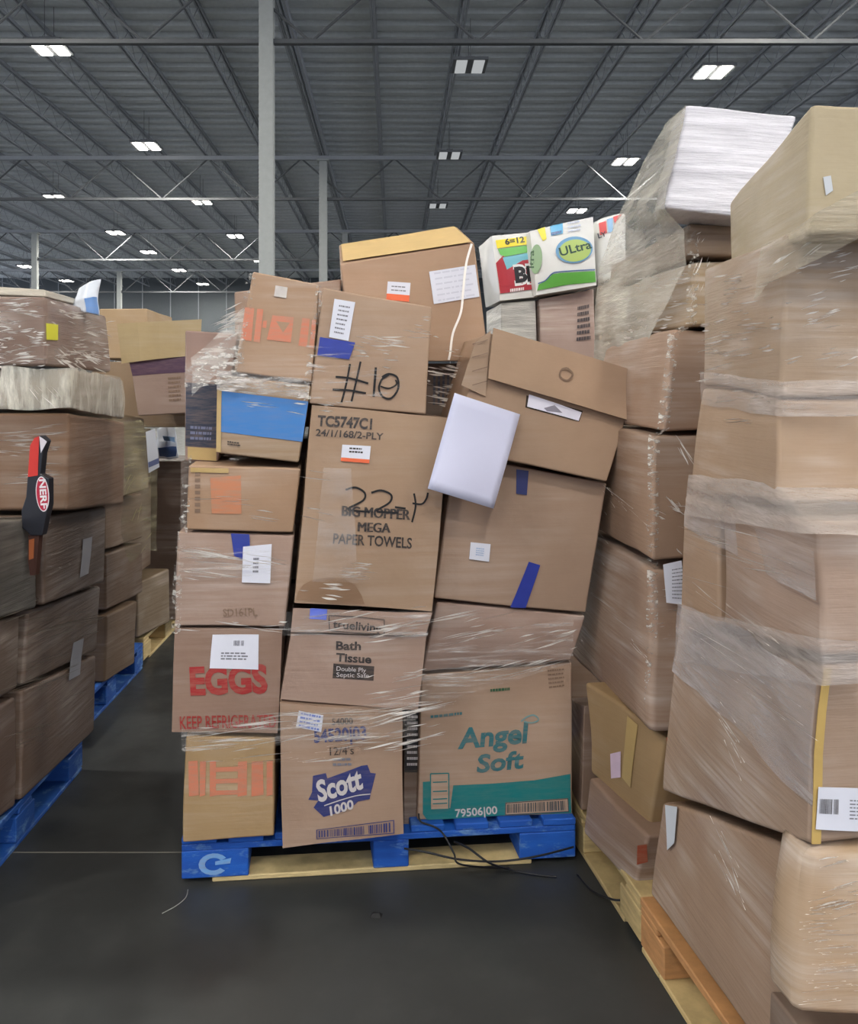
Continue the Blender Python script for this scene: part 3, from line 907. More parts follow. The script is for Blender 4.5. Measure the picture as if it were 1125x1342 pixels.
stroke(g_, b.main, [(617, 320), (610, 345), (606, 380), (603, 410), (593, 437), (590, 462), (588, 472)], 3, GLINT_STRIP, 0.012)
b.kids.append(('plastic_strip', g_, 'thin white plastic strip hanging down'))
b.build()
# back row that carries it
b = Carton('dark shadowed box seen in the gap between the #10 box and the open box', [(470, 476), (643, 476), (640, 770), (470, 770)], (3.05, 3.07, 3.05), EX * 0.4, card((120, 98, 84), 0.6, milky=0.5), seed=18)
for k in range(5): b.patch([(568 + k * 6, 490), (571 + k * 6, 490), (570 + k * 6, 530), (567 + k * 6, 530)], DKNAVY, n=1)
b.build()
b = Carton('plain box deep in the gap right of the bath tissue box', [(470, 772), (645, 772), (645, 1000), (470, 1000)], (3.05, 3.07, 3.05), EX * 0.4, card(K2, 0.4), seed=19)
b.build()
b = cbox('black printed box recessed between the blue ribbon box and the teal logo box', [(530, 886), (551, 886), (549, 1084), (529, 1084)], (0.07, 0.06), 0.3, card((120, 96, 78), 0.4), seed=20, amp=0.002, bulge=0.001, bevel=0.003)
b.patch([(530, 925), (550, 926), (549, 1012), (530, 1012)], ink((26, 26, 28), 0.15))
textlines(b.g, b.main, [(533, 935), (547, 935), (547, 1005), (533, 1005)], 9, PALE, 0.004, 8, 0.45, 0, 1)
b.build()

def edge(pts, y, wl_, wr_, seed, parent, mat=None):
    """crinkled film gathered along a box edge, sparkle painted in as white specks"""
    g = Geo()
    rows = [[(a - wl_, b_, y + 0.010), (a, b_, y), (a + wr_, b_, y + 0.012)] for a, b_ in pts]
    sheet(g, rows, mat or film(0.0, 0.0, (240, 236, 228), **SPARK), 6, 8 * len(pts), 0.004, seed, 60)
    g.build('film_edge', parent, smooth=True)
def fpatch(q, y, mat, parent, seed=1, amp=0.004, nu=16, nv=10):
    g = Geo()
    Y = (lambda p: F(p[0], y)) if not callable(y) else y
    a, b_, c, d = [(p[0], p[1], Y(p)) for p in q]
    sheet(g, [[a, b_], [d, c]], mat, nu, nv, amp, seed, 14)
    g.build('film_sheet', parent, smooth=True)
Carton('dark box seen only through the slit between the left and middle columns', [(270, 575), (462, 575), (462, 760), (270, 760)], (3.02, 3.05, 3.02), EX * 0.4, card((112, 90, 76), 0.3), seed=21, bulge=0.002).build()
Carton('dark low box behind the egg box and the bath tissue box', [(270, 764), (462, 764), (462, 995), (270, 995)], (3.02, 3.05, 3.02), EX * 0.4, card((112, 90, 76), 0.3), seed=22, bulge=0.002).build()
# film on the middle load
wr = empty('stretch_wrap', (-0.05, 2.60, 0.145))
tag(wr, 'clear stretch wrap glinting across the leaning middle load of boxes', 'plastic wrap')
ML = surf3([(228, 800), (760, 800), (228, 1000)], (F(228, -0.062), F(760, -0.062), F(228, -0.062)))
MM = surf3([(228, 800), (760, 800), (228, 1000)], (F(228, -0.112), F(760, -0.112), F(228, -0.112)))
def glint_set(parts, name='glint_strip', parent=None):
    for a in parts:
        if a[2] <= 0: continue
        g = Geo(); ribbons(g, *a[:7], **(a[7] if len(a) > 7 else {}))
        g.build(name, parent or wr)
glint_set([(ML, [(235, 715), (330, 722), (380, 750), (240, 765)], 46, -6, (30, 90), (0.6, 1.3), 1),
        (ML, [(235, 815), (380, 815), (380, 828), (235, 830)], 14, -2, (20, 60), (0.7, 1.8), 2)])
glint_set([(MM, [(240, 940), (500, 930), (530, 990), (240, 1000)], 70, 7, (30, 110), (0.6, 1.6), 3),
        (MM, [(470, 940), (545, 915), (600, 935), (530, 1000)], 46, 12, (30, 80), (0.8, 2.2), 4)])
glint_set([(MM, [(400, 800), (560, 790), (560, 835), (395, 835)], 34, 8, (30, 90), (0.7, 1.7), 5),
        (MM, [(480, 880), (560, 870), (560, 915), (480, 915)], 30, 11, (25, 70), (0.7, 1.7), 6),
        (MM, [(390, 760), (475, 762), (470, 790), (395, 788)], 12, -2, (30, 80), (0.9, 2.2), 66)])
glint_set([(ML, [(570, 800), (760, 830), (755, 900), (560, 905)], 56, 13, (25, 90), (0.6, 1.6), 7),
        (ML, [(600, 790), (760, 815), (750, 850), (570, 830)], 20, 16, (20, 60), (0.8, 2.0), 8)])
glint_set([(MM, [(285, 490), (410, 500), (405, 520), (285, 512)], 24, -4, (8, 40), (0.6, 1.8), 9),
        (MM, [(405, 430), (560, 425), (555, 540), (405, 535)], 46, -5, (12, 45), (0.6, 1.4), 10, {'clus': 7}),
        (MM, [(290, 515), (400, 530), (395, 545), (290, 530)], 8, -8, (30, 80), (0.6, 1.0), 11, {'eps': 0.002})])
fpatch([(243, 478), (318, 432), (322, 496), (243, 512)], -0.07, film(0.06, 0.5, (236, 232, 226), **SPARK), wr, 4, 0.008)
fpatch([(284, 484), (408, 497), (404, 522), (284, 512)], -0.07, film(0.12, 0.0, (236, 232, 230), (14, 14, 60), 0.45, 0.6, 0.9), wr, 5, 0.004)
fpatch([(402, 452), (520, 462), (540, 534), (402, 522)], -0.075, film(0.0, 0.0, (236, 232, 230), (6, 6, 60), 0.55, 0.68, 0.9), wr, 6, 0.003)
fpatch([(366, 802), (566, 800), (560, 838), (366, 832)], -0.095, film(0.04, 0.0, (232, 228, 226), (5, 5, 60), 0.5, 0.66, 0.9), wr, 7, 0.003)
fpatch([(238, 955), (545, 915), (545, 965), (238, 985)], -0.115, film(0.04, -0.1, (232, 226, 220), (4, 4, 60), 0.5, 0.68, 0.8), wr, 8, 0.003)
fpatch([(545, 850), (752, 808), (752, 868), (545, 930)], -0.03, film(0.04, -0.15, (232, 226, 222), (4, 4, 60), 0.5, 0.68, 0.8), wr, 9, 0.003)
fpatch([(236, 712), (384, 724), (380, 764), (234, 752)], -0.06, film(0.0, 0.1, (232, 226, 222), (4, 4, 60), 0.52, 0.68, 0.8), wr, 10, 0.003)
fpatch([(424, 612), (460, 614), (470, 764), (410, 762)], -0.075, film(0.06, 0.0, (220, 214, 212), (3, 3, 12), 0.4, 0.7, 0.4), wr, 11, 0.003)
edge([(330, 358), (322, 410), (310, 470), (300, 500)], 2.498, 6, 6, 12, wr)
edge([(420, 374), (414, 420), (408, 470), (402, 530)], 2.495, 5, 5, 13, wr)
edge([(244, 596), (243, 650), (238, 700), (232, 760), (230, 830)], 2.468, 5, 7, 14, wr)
glint_set([(MM, [(280, 425), (312, 405), (316, 420), (290, 440)], 18, 22, (30, 55), (0.6, 1.5), 13, {'jit': 3}),
        ])
glint_set([(MM, [(400, 605), (460, 615), (455, 760), (395, 755)], 12, -9, (20, 90), (0.6, 1.5), 16),
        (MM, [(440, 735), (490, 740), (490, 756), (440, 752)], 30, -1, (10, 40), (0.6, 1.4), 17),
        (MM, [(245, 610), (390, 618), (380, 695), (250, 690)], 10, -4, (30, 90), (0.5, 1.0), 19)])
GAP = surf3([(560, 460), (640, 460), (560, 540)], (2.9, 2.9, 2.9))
glint_set([(GAP, [(566, 440), (610, 445), (600, 540), (560, 535)], 60, -8, (10, 50), (0.6, 1.8), 20)])
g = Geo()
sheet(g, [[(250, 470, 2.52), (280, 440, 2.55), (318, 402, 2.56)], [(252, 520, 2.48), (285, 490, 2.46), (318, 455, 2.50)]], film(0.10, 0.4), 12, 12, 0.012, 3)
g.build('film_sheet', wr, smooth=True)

# ------------------------------------------------------------------ cables and floor bits
def catm(pts, n=8):
    P = [Vector(p) for p in pts]; P = [P[0]] + P + [P[-1]]; out = []
    for i in range(1, len(P) - 2):
        for k in range(n):
            t = k / n
            out.append(0.5 * ((2 * P[i]) + (P[i + 1] - P[i - 1]) * t + (2 * P[i - 1] - 5 * P[i] + 4 * P[i + 1] - P[i + 2]) * t * t + (3 * P[i] - P[i - 1] - 3 * P[i + 1] + P[i + 2]) * t ** 3))
    return out + [P[-1]]
CAB = plain('cable_rubber', (26, 26, 30), 0.45)
def cable(pts, r, label):
    g = Geo(); p = catm([U((a, b), d) for a, b, d in pts]); g.tube(p, r, CAB)
    tag(g.build('power_cable', None, p[0], smooth=True), label, 'cable')
cable([(549, 1066, 2.615), (552, 1077, 2.605), (570, 1084, 2.60), (582, 1094, 2.575), (595, 1118, 2.545), (602, 1132, 2.525), (640, 1137, 2.60), (668, 1137, 2.615)], 0.0030, 'thin black cable looping down between the deck boards of the blue pallet')
cable([(530, 1112, 2.57), (560, 1117, 2.555), (600, 1126, 2.55), (650, 1129, 2.56), (700, 1123, 2.57), (752, 1110, 2.62)], 0.0032, 'black cable sagging across the opening and right block of the blue pallet')
cable([(596, 1103, 2.60), (615, 1112, 2.545), (640, 1130, 2.51), (665, 1139, 2.575), (700, 1146, 2.575), (730, 1149, 2.56)], 0.0034, 'black cable trailing from the blue pallet onto the floor')
cable([(757, 1146, 2.56), (775, 1166, 2.47), (800, 1178, 2.40), (814, 1180, 2.38)], 0.0032, 'short black cable lying beside the pale wood pallet')
g = Geo(); 
c = U((493, 1200), 1100 * HC / 680)
g.add([c + Vector((x, y, z)) for x, y, z in ((-.017, -.01, 0.0005), (.014, -.013, 0.0005), (.019, .008, 0.0005), (-.012, .012, 0.0005), (-.01, -.004, .008), (.01, -.003, .009), (.009, .005, .007), (-.008, .006, .008))],
      [(0, 1, 5, 4), (1, 2, 6, 5), (2, 3, 7, 6), (3, 0, 4, 7), (4, 5, 6, 7), (3, 2, 1, 0)], plain('rubber_scrap', (24, 24, 26), 0.7))
tag(g.build('floor_scrap', None, c), 'small black scrap lying on the concrete floor before the blue pallet', 'scrap')
g = Geo()
p = catm([Vector((x, y, 0.002)) for x, y in ((-0.615, 2.50), (-0.612, 2.46), (-0.63, 2.42), (-0.66, 2.385))])
g.tube(p, 0.0012, plain('thread', (150, 150, 146), 0.6), 5)
tag(g.build('loose_string', None, p[0]), 'short loose pale string on the floor by the left corner of the blue pallet', 'string')

# ------------------------------------------------------------------ right hand loads
XR = Vector((math.cos(YR), math.sin(YR), 0))
def rbox(label, q, ys, W, mat, **k):
    k.setdefault('bulge', 0.006); k.setdefault('amp', 0.011); k.setdefault('bevel', 0.010)
    return Carton(label, q, ys, XR * W, mat, **k)
def wc(rgb, wrap=0.6, tilt=0.0, milky=0.6): return card(rgb, wrap, tilt, milky)
yb, yf = 3.0, 2.3
bx = rbox('wrapped box with a red mark standing on the pale wood pallet', [(771, 1018), (852, 1094), (832, 1165), (764, 1088)], (2.56, 2.27, 2.56), 0.45, wc((150, 118, 96), 0.5), seed=30)
bx.poly([(838, 1106), (850, 1104), (851, 1128), (837, 1132)], ink((170, 84, 62), 0.5), face=bx.face1); bx.build()
bx = rbox('tan taped box on the second tier of the rear right load, with small pink label', [(768, 893), (870, 970), (853, 1088), (772, 1011)], (2.60, 2.27, 2.60), 0.46, wc((176, 140, 92), 0.4, 0, 0.2), seed=31)
bx.part('paper_label', [(801, 988), (815, 986), (816, 1020), (803, 1021)], plain('pink_label', (214, 190, 206), 0.6, var=0.1), label='pink and white sticker')
bx.part('tape', [(822, 940), (836, 952), (830, 1034), (818, 1020)], CLEARTAPE)
bx.poly([(872, 968), (889, 970), (888, 990), (872, 988)], ORANGELABEL, face=bx.face1); bx.build()
rbox('sagging bulged box wrapped in film, low in the rear right load', [(762, 693), (856, 745), (851, 962), (748, 858)], (yb, yf, yb), 0.5, wc((166, 132, 108), 0.7, 0.35), seed=32, bulge=0.014, bevel=0.022).build()
bx = rbox('brown box with a dangling white document, middle of the rear right load', [(768, 557), (857, 570), (854, 735), (762, 684)], (yb, yf, yb), 0.5, wc((160, 126, 100), 0.5, 0.2, 0.35), seed=33)
bx.part('document', [(868, 740), (893, 736), (893, 792), (868, 788)], WHITE, face=bx.face1, label='white document sheet', curl=lambda u, v: 0.02 * v,
        extra=lambda g, sf, q, e: textlines(g, sf, [bil(q, .2, .1), bil(q, .95, .1), bil(q, .95, .9), bil(q, .2, .9)], 9, GREYINK, e + 0.022, 7, 0.3)); bx.build()
rbox('brown box at hand height in the rear right load, beside the open box flap', [(779, 452), (882, 432), (868, 564), (770, 553)], (yb, yf, yb), 0.5, wc((172, 136, 110), 0.6, 0, 0.4), seed=34).build()
rbox('wrinkly wrapped box second from top of the rear right load', [(790, 384), (909, 342), (906, 426), (786, 449)], (yb, yf, yb), 0.45, wc((178, 150, 112), 0.8, 0, 0.9), seed=35).build()
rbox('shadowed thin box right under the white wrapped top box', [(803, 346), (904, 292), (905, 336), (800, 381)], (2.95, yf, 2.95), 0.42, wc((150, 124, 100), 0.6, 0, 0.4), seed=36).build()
bx = Carton('bright white film covered box tilted on top of the rear right load', [(900, 137), (1046, 150), (1003, 287), (869, 271)], (2.34, 2.40, 2.17), Vector((0.02, 0.17, 0.0)), whitewrap((236, 235, 244)), seed=37, bulge=0.008, amp=0.006, bevel=0.012)
bx.build()
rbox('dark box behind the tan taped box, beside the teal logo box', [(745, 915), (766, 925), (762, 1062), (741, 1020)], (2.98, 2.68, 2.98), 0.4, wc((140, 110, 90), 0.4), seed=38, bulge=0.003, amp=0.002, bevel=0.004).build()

wr2 = empty('stretch_wrap', (0.9, 2.6, 0.145))
tag(wr2, 'hazy stretch wrap draped down from the white top box over the rear right load', 'plastic wrap')
g = Geo()
sheet(g, [[(872, 163, 2.42), (900, 138, 2.30)], [(842, 212, 2.53), (884, 205, 2.20)], [(820, 262, 2.66), (871, 273, 2.12)], [(800, 312, 2.82), (896, 300, 2.18)], [(786, 350, 2.95), (900, 345, 2.24)], [(780, 400, 2.98), (870, 405, 2.36)], [(779, 474, 2.98), (834, 482, 2.58)]], film(0.40, 0.9, (202, 197, 184), (3, 3, 20), 0.38, 0.68, 0.65), 14, 30, 0.008, 5)
g.build('film_sheet', wr2, smooth=True)
LF = surf3([(780, 450), (900, 430), (775, 560)], (2.98, 2.26, 2.98))
glint_set([(LF, [(815, 385), (905, 345), (903, 430), (812, 455)], 90, 6, (8, 30), (0.6, 1.6), 31),
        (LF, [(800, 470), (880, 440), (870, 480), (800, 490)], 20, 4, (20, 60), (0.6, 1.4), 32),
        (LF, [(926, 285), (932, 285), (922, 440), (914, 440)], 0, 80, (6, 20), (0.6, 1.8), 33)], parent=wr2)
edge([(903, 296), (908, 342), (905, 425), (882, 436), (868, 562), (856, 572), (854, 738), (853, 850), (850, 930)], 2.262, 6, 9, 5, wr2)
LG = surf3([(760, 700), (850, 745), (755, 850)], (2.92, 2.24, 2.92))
glint_set([(LG, [(765, 640), (850, 760), (850, 900), (770, 850)], 16, -42, (40, 110), (0.5, 1.1), 34, {'jit': 8}),
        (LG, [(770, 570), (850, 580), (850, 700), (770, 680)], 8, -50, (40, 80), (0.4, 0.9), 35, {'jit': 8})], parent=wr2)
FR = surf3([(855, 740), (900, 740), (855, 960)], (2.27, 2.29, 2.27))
glint_set([(FR, [(856, 760), (885, 760), (885, 900), (856, 900)], 36, 2, (8, 28), (0.5, 1.2), 36),
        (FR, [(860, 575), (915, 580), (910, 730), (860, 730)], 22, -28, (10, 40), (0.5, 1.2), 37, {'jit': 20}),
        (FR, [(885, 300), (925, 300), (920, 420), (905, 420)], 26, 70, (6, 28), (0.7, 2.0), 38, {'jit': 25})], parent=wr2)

# nearest right load
bx = rbox('big lowest box with a white slip, standing on the orange brown pallet', [(868, 1049), (1046, 1112), (1034, 1424), (854, 1171)], (2.2, 1.59, 2.2), 0.6, wc((164, 132, 106), 0.6, 0.9, 0.45), seed=50)
bx.part('paper_label', [(875, 1053), (889, 1058), (887, 1106), (879, 1114)], plain('grey_slip', (190, 196, 204), 0.5, var=0.06), label='white slip', eps=0.006)
bx.build()
bx = rbox('large box with a barcode label and yellowish edge tape in the nearest right load', [(886, 842), (1076, 868), (1060, 1106), (869, 1034)], (2.17, 1.47, 2.2), 0.62, wc((172, 142, 118), 0.7, 0.9, 0.6), seed=51, bulge=0.012)
def bl(g, sf, q, e):
    barcode(g, sf, [bil(q, .02, .2), bil(q, .35, .2), bil(q, .35, .7), bil(q, .02, .7)], BLACK, 10, 4, e, False)
    textlines(g, sf, [bil(q, .45, .25), bil(q, .98, .25), bil(q, .98, .75), bil(q, .45, .75)], 6, GREYINK, e, 4, 0.35)
bx.part('barcode_label', [(1072, 1030), (1150, 1032), (1150, 1090), (1066, 1084)], WHITE, face=bx.face1, label='large white barcode label', extra=bl, eps=0.007)
bx.part('tape', [(1078, 872), (1088, 872), (1074, 1104), (1062, 1104)], plain('yellow_edge', (190, 160, 96), 0.5, var=0.1), face=bx.face1, label='yellowish tape along the edge')
bx.build()
rbox('narrow brown box at the far edge of the nearest right load, waist high', [(898, 648), (941, 660), (942, 818), (890, 838)], (2.15, 1.94, 2.17), 0.5, wc((176, 142, 112), 0.6, 0.3, 0.6), seed=52, bulge=0.002, amp=0.004).build()
rbox('hazy wrapped box at the front corner of the nearest right load, waist high', [(947, 662), (1066, 684), (1074, 862), (947, 818)], (1.91, 1.47, 1.92), 0.6, wc((168, 138, 118), 0.7, 0.25, 0.7), seed=53).build()
rbox('box in the fourth tier up of the nearest right load, chest high', [(922, 506), (1022, 520), (1018, 660), (902, 643)], (2.1, 1.66, 2.12), 0.6, wc((176, 144, 114), 0.6, 0.1, 0.5), seed=54).build()
rbox('grey beige wrapped box below the topmost box of the nearest right load', [(922, 353), (1028, 308), (1026, 519), (920, 505)], (2.1, 1.65, 2.1), 0.6, wc((172, 144, 116), 0.75, 0.0, 0.8), seed=55).build()
bx = rbox('topmost pale box at the upper right corner of the photo', [(958, 263), (1063, 133), (1060, 306), (957, 351)], (2.05, 1.55, 2.05), 0.5, wc((184, 166, 130), 0.55, 0.5, 0.5), seed=56)
bx.poly([(1080, 232), (1090, 230), (1093, 250), (1084, 256)], plain('pale_patch', (196, 200, 206), 0.5), face=bx.face1); bx.build()
Carton('beige paper bundle tightly wrapped in wrinkled film, lower right corner', [(1062, 1116), (1230, 1120), (1215, 1338), (1042, 1330)], (1.47, 1.49, 1.45), Vector((-0.012, 0.09, 0)), card((182, 150, 116), 0.8, 0, 0.9), name='wrapped_bundle', cat='bundle', seed=57, bulge=0.015, amp=0.006, bevel=0.02).build()
Carton('flat dark box under the wrapped beige bundle, bottom right edge', [(1046, 1345), (1235, 1348), (1230, 1485), (1046, 1482)], (1.50, 1.52, 1.50), Vector((-0.01, 0.09, 0)), card((120, 96, 78), 0.3), seed=58, bulge=0.003).build()

wr1 = empty('stretch_wrap', (1.0, 1.8, 0.145))
tag(wr1, 'streaky stretch wrap around the nearest right load', 'plastic wrap')
L1f = surf3([(900, 650), (1060, 665), (885, 840)], (2.10, 1.44, 2.12))
g = Geo()
sheet(g, [[(998, 322, 1.72), (1066, 284, 1.50), (1150, 236, 1.47)], [(985, 392, 1.74), (1050, 350, 1.53), (1150, 300, 1.50)]], film(0.3, 0.9, (196, 186, 166), (3, 3, 26), 0.4, 0.7, 0.6), 18, 8, 0.012, 6)
g.build('film_sheet', wr1, smooth=True)
g = Geo()
sheet(g, [[(890, 790, 2.08), (980, 830, 1.70), (1072, 900, 1.41)], [(880, 880, 2.10), (970, 960, 1.70), (1062, 1060, 1.41)]], film(0.28, 1.0, (200, 196, 198), (2, 2, 18), 0.4, 0.72, 0.55), 20, 10, 0.010, 8)
g.build('film_sheet', wr1, smooth=True)
g = Geo()
sheet(g, [[(900, 655, 2.11), (985, 690, 1.74), (1066, 720, 1.43)], [(896, 690, 2.12), (985, 740, 1.74), (1070, 790, 1.43)]], film(0.25, 0.5, (202, 194, 192), (2, 2, 18), 0.4, 0.72, 0.55), 20, 10, 0.008, 9)
g.build('film_sheet', wr1, smooth=True)
for rows, al, tl in (([[(903, 622, 2.07), (1016, 634, 1.64), (1140, 640, 1.62)], [(896, 676, 2.10), (1067, 700, 1.43), (1150, 704, 1.42)]], 0.42, 0.3),
                     ([[(893, 796, 2.12), (1073, 838, 1.43), (1150, 842, 1.42)], [(884, 866, 2.12), (1077, 898, 1.43), (1150, 892, 1.43)]], 0.34, 0.3),
                     ([[(918, 486, 2.07), (1027, 500, 1.63), (1140, 500, 1.62)], [(919, 530, 2.07), (1024, 545, 1.63), (1140, 545, 1.62)]], 0.28, 0.1)):
    g = Geo()
    sheet(g, rows, film(al, tl, (200, 190, 184), (3, 3, 22), 0.4, 0.72, 0.5), 24, 8, 0.006, 15)
    g.build('film_sheet', wr1, smooth=True)
UF = surf3([(920, 360), (1028, 316), (920, 504)], (2.09, 1.64, 2.09))
glint_set([(UF, [(925, 360), (1030, 330), (1028, 500), (922, 500)], 80, 9, (8, 40), (0.6, 1.6), 51),
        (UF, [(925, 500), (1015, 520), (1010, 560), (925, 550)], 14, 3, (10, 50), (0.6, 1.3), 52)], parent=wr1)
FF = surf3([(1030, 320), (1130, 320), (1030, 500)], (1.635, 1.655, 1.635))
glint_set([(FF, [(1030, 330), (1125, 290), (1125, 480), (1030, 480)], 60, 14, (10, 50), (0.6, 1.7), 53),
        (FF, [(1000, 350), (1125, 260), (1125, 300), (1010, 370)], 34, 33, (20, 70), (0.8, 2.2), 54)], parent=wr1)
glint_set([(L1f, [(900, 650), (1040, 700), (1060, 830), (895, 800)], 18, -14, (60, 160), (0.6, 1.6), 55),
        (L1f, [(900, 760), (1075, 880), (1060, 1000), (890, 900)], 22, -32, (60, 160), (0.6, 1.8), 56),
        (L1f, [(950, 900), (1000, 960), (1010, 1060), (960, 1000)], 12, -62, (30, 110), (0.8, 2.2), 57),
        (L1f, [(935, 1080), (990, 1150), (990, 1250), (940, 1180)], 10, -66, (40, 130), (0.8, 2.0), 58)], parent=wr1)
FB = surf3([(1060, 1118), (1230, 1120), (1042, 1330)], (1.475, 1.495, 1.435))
glint_set([(FB, [(1060, 1120), (1125, 1120), (1125, 1200), (1055, 1190)], 34, 14, (12, 50), (0.8, 2.0), 59),
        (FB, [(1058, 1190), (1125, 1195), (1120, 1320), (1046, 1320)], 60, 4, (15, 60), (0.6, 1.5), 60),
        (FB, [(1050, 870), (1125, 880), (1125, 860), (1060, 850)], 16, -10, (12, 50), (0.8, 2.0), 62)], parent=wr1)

# ------------------------------------------------------------------ load behind: paper towel packs
PK = plain('pack_film', (228, 228, 224), 0.25, var=0.04, coat=0.4)
b = Carton('white paper towel pack with a green band and oval logo, above the open box', [(694, 302), (778, 283), (783, 374), (703, 388)], (3.55, 3.5, 3.55), Vector((-0.03, 0.28, 0.0)), PK, name='paper_towel_pack', cat='paper towels', seed=60, bulge=0.02, amp=0.006, bevel=0.02)
gf = ink((92, 168, 64), 0.0)
b.poly([(706, 374), (715, 370), (724, 361), (735, 359), (781, 356), (782, 370), (745, 374), (704, 382)], gf, eps=0.004)
b.stroke([(705, 373), (715, 369), (724, 360), (735, 357.5), (781, 354)], 1.6, ink((70, 100, 150), 0.0), eps=0.005)
def oval(cx, cy, rx, ry, rot=0, n=28): return [(cx + rx * math.cos(t) * math.cos(rot) - ry * math.sin(t) * math.sin(rot), cy + rx * math.cos(t) * math.sin(rot) + ry * math.sin(t) * math.cos(rot)) for t in [2 * math.pi * k / n for k in range(n)]]
b.poly(oval(753, 328, 25, 18, -0.15), ink((108, 160, 200), 0.0), eps=0.005)
b.poly(oval(754, 329, 21.5, 15, -0.15), ink((176, 200, 110), 0.0), eps=0.0066)
b.text('ULtra', (735, 337), (777, 325), 12, ink((44, 76, 60), 0.0), bold=0.02, eps=0.008)
b.poly([(721, 296), (738, 292), (738, 306), (722, 309)], ink((90, 176, 220), 0.0), eps=0.005)
textlines(b.g, b.main, [(722, 304), (736, 301), (736, 306), (723, 309)], 1, ink((60, 80, 140), 0), 0.0065, 3, 0.7, 0, 1)
b.poly([(704, 300), (714, 297), (716, 313), (711, 316)], ink((236, 222, 70), 0.0), eps=0.005)
b.poly(oval(702, 340, 8, 20, 0.05), ink((150, 180, 140), 0.0), eps=0.005)
b.text('ltra', (699, 352), (699, 328), 7, ink((70, 100, 70), 0), eps=0.0065, bold=0.02)
textlines(b.g, b.main, [(742, 290), (764, 286), (764, 302), (743, 306)], 3, ink((196, 204, 224), 0), 0.006, 3, 0.4)
b.build()
b = Carton('red and white paper towel pack with yellow strip, left of the green banded pack', [(645, 309), (700, 303), (704, 390), (655, 394)], (3.62, 3.60, 3.62), Vector((-0.03, 0.28, 0.0)), PK, name='paper_towel_pack', cat='paper towels', seed=61, bulge=0.015, amp=0.005, bevel=0.018)
b.poly([(650, 345), (660, 335), (668, 352), (686, 341), (699, 338), (703, 380), (655, 385)], ink((178, 44, 58), 0.0), eps=0.004)
b.poly([(650, 315), (692, 309), (694, 320), (652, 326)], ink((238, 220, 40), 0.0), eps=0.004)
b.text('6=12', (663, 321), (688, 317), 8, ink((30, 30, 30), 0), bold=0.03, eps=0.0055)
b.poly([(653, 327), (694, 321), (696, 330), (662, 337), (656, 334)], ink((110, 190, 90), 0.0), eps=0.004)
b.poly([(659, 338), (696, 331), (697, 340), (684, 342), (664, 354)], ink((120, 190, 206), 0.0), eps=0.0045)
b.text('BL', (674, 373), (706, 370), 24, ink((245, 245, 245), 0), bold=0.09, eps=0.005)
b.text('BL', (675, 371), (705, 368), 20, ink((28, 24, 28), 0), bold=0.05, eps=0.0065)
textlines(b.g, b.main, [(668, 379), (686, 377), (686, 382), (668, 384)], 1, ink((240, 225, 225), 0), 0.006, 3, 0.8, 0, 1)
b.build()
b = Carton('paper towel pack with red and blue print, partly hidden behind hazy film', [(783, 287), (822, 277), (822, 366), (786, 370)], (3.60, 3.58, 3.60), Vector((-0.03, 0.28, 0.0)), PK, name='paper_towel_pack', cat='paper towels', seed=62, bulge=0.012, amp=0.005, bevel=0.018)
b.poly([(784, 293), (794, 290), (795, 306), (786, 309)], ink((214, 80, 80), 0), eps=0.005)
b.poly([(795, 288), (803, 286), (803, 304), (797, 306)], ink((150, 190, 226), 0), eps=0.005)
b.poly([(803, 285), (816, 281), (806, 294)], ink((214, 80, 80), 0), eps=0.005)
b.text('LY', (784, 313), (795, 310), 7, ink((40, 44, 60), 0), bold=0.02, eps=0.006)
b.build()
b = Carton('pinkish wrapped carton with dark vertical print under the green banded pack', [(707, 392), (779, 378), (782, 560), (712, 560)], (3.60, 3.57, 3.60), Vector((-0.03, 0.34, 0.0)), wc((176, 146, 134), 0.8, 0.15, 0.7), seed=63)
textlines(b.g, b.main, [(757, 400), (772, 397), (774, 446), (755, 448)], 6, ink((70, 64, 68), 0.2), 0.004, 3, 0.55, 0, 1); b.build()
Carton('milky film covered carton under the red paper towel pack', [(657, 397), (703, 394), (708, 560), (660, 560)], (3.64, 3.62, 3.64), Vector((-0.03, 0.34, 0.0)), whitewrap((206, 204, 196), 20, 0.5), seed=64).build()
Carton('plain carton behind the hazy film under the hidden towel pack', [(785, 374), (840, 368), (840, 560), (785, 560)], (3.62, 3.60, 3.62), Vector((-0.03, 0.34, 0.0)), wc((160, 140, 116), 0.5), seed=65).build()
Carton('big hidden carton under the load of paper towels behind', [(660, 563), (850, 563), (830, 918), (660, 918)], (3.66, 3.64, 3.66), Vector((-0.03, 0.34, 0.0)), card(K2, 0.3), seed=66).build()

# ------------------------------------------------------------------ left hand loads
XL = Vector((-1, 0, 0))
def lbox(label, q, ys, W, mat, **k):
    k.setdefault('bulge', 0.006); k.setdefault('amp', 0.0045); k.setdefault('bevel', 0.012)
    return Carton(label, q, ys, XL * W, mat, **k)
n0, n1 = 2.75, 3.32
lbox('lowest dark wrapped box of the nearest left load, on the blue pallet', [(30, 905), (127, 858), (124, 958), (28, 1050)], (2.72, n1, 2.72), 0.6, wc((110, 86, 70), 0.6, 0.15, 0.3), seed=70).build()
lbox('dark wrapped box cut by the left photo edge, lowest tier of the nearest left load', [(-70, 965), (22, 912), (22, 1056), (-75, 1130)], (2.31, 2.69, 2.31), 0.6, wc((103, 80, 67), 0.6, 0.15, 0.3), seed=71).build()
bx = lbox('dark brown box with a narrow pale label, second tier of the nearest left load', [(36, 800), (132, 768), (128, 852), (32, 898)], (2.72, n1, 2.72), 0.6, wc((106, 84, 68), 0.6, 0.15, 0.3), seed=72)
bx.part('paper_label', [(94, 842), (108, 836), (104, 884), (89, 892)], plain('dull_label', (150, 150, 156), 0.5, var=0.1), label='narrow pale label'); bx.build()
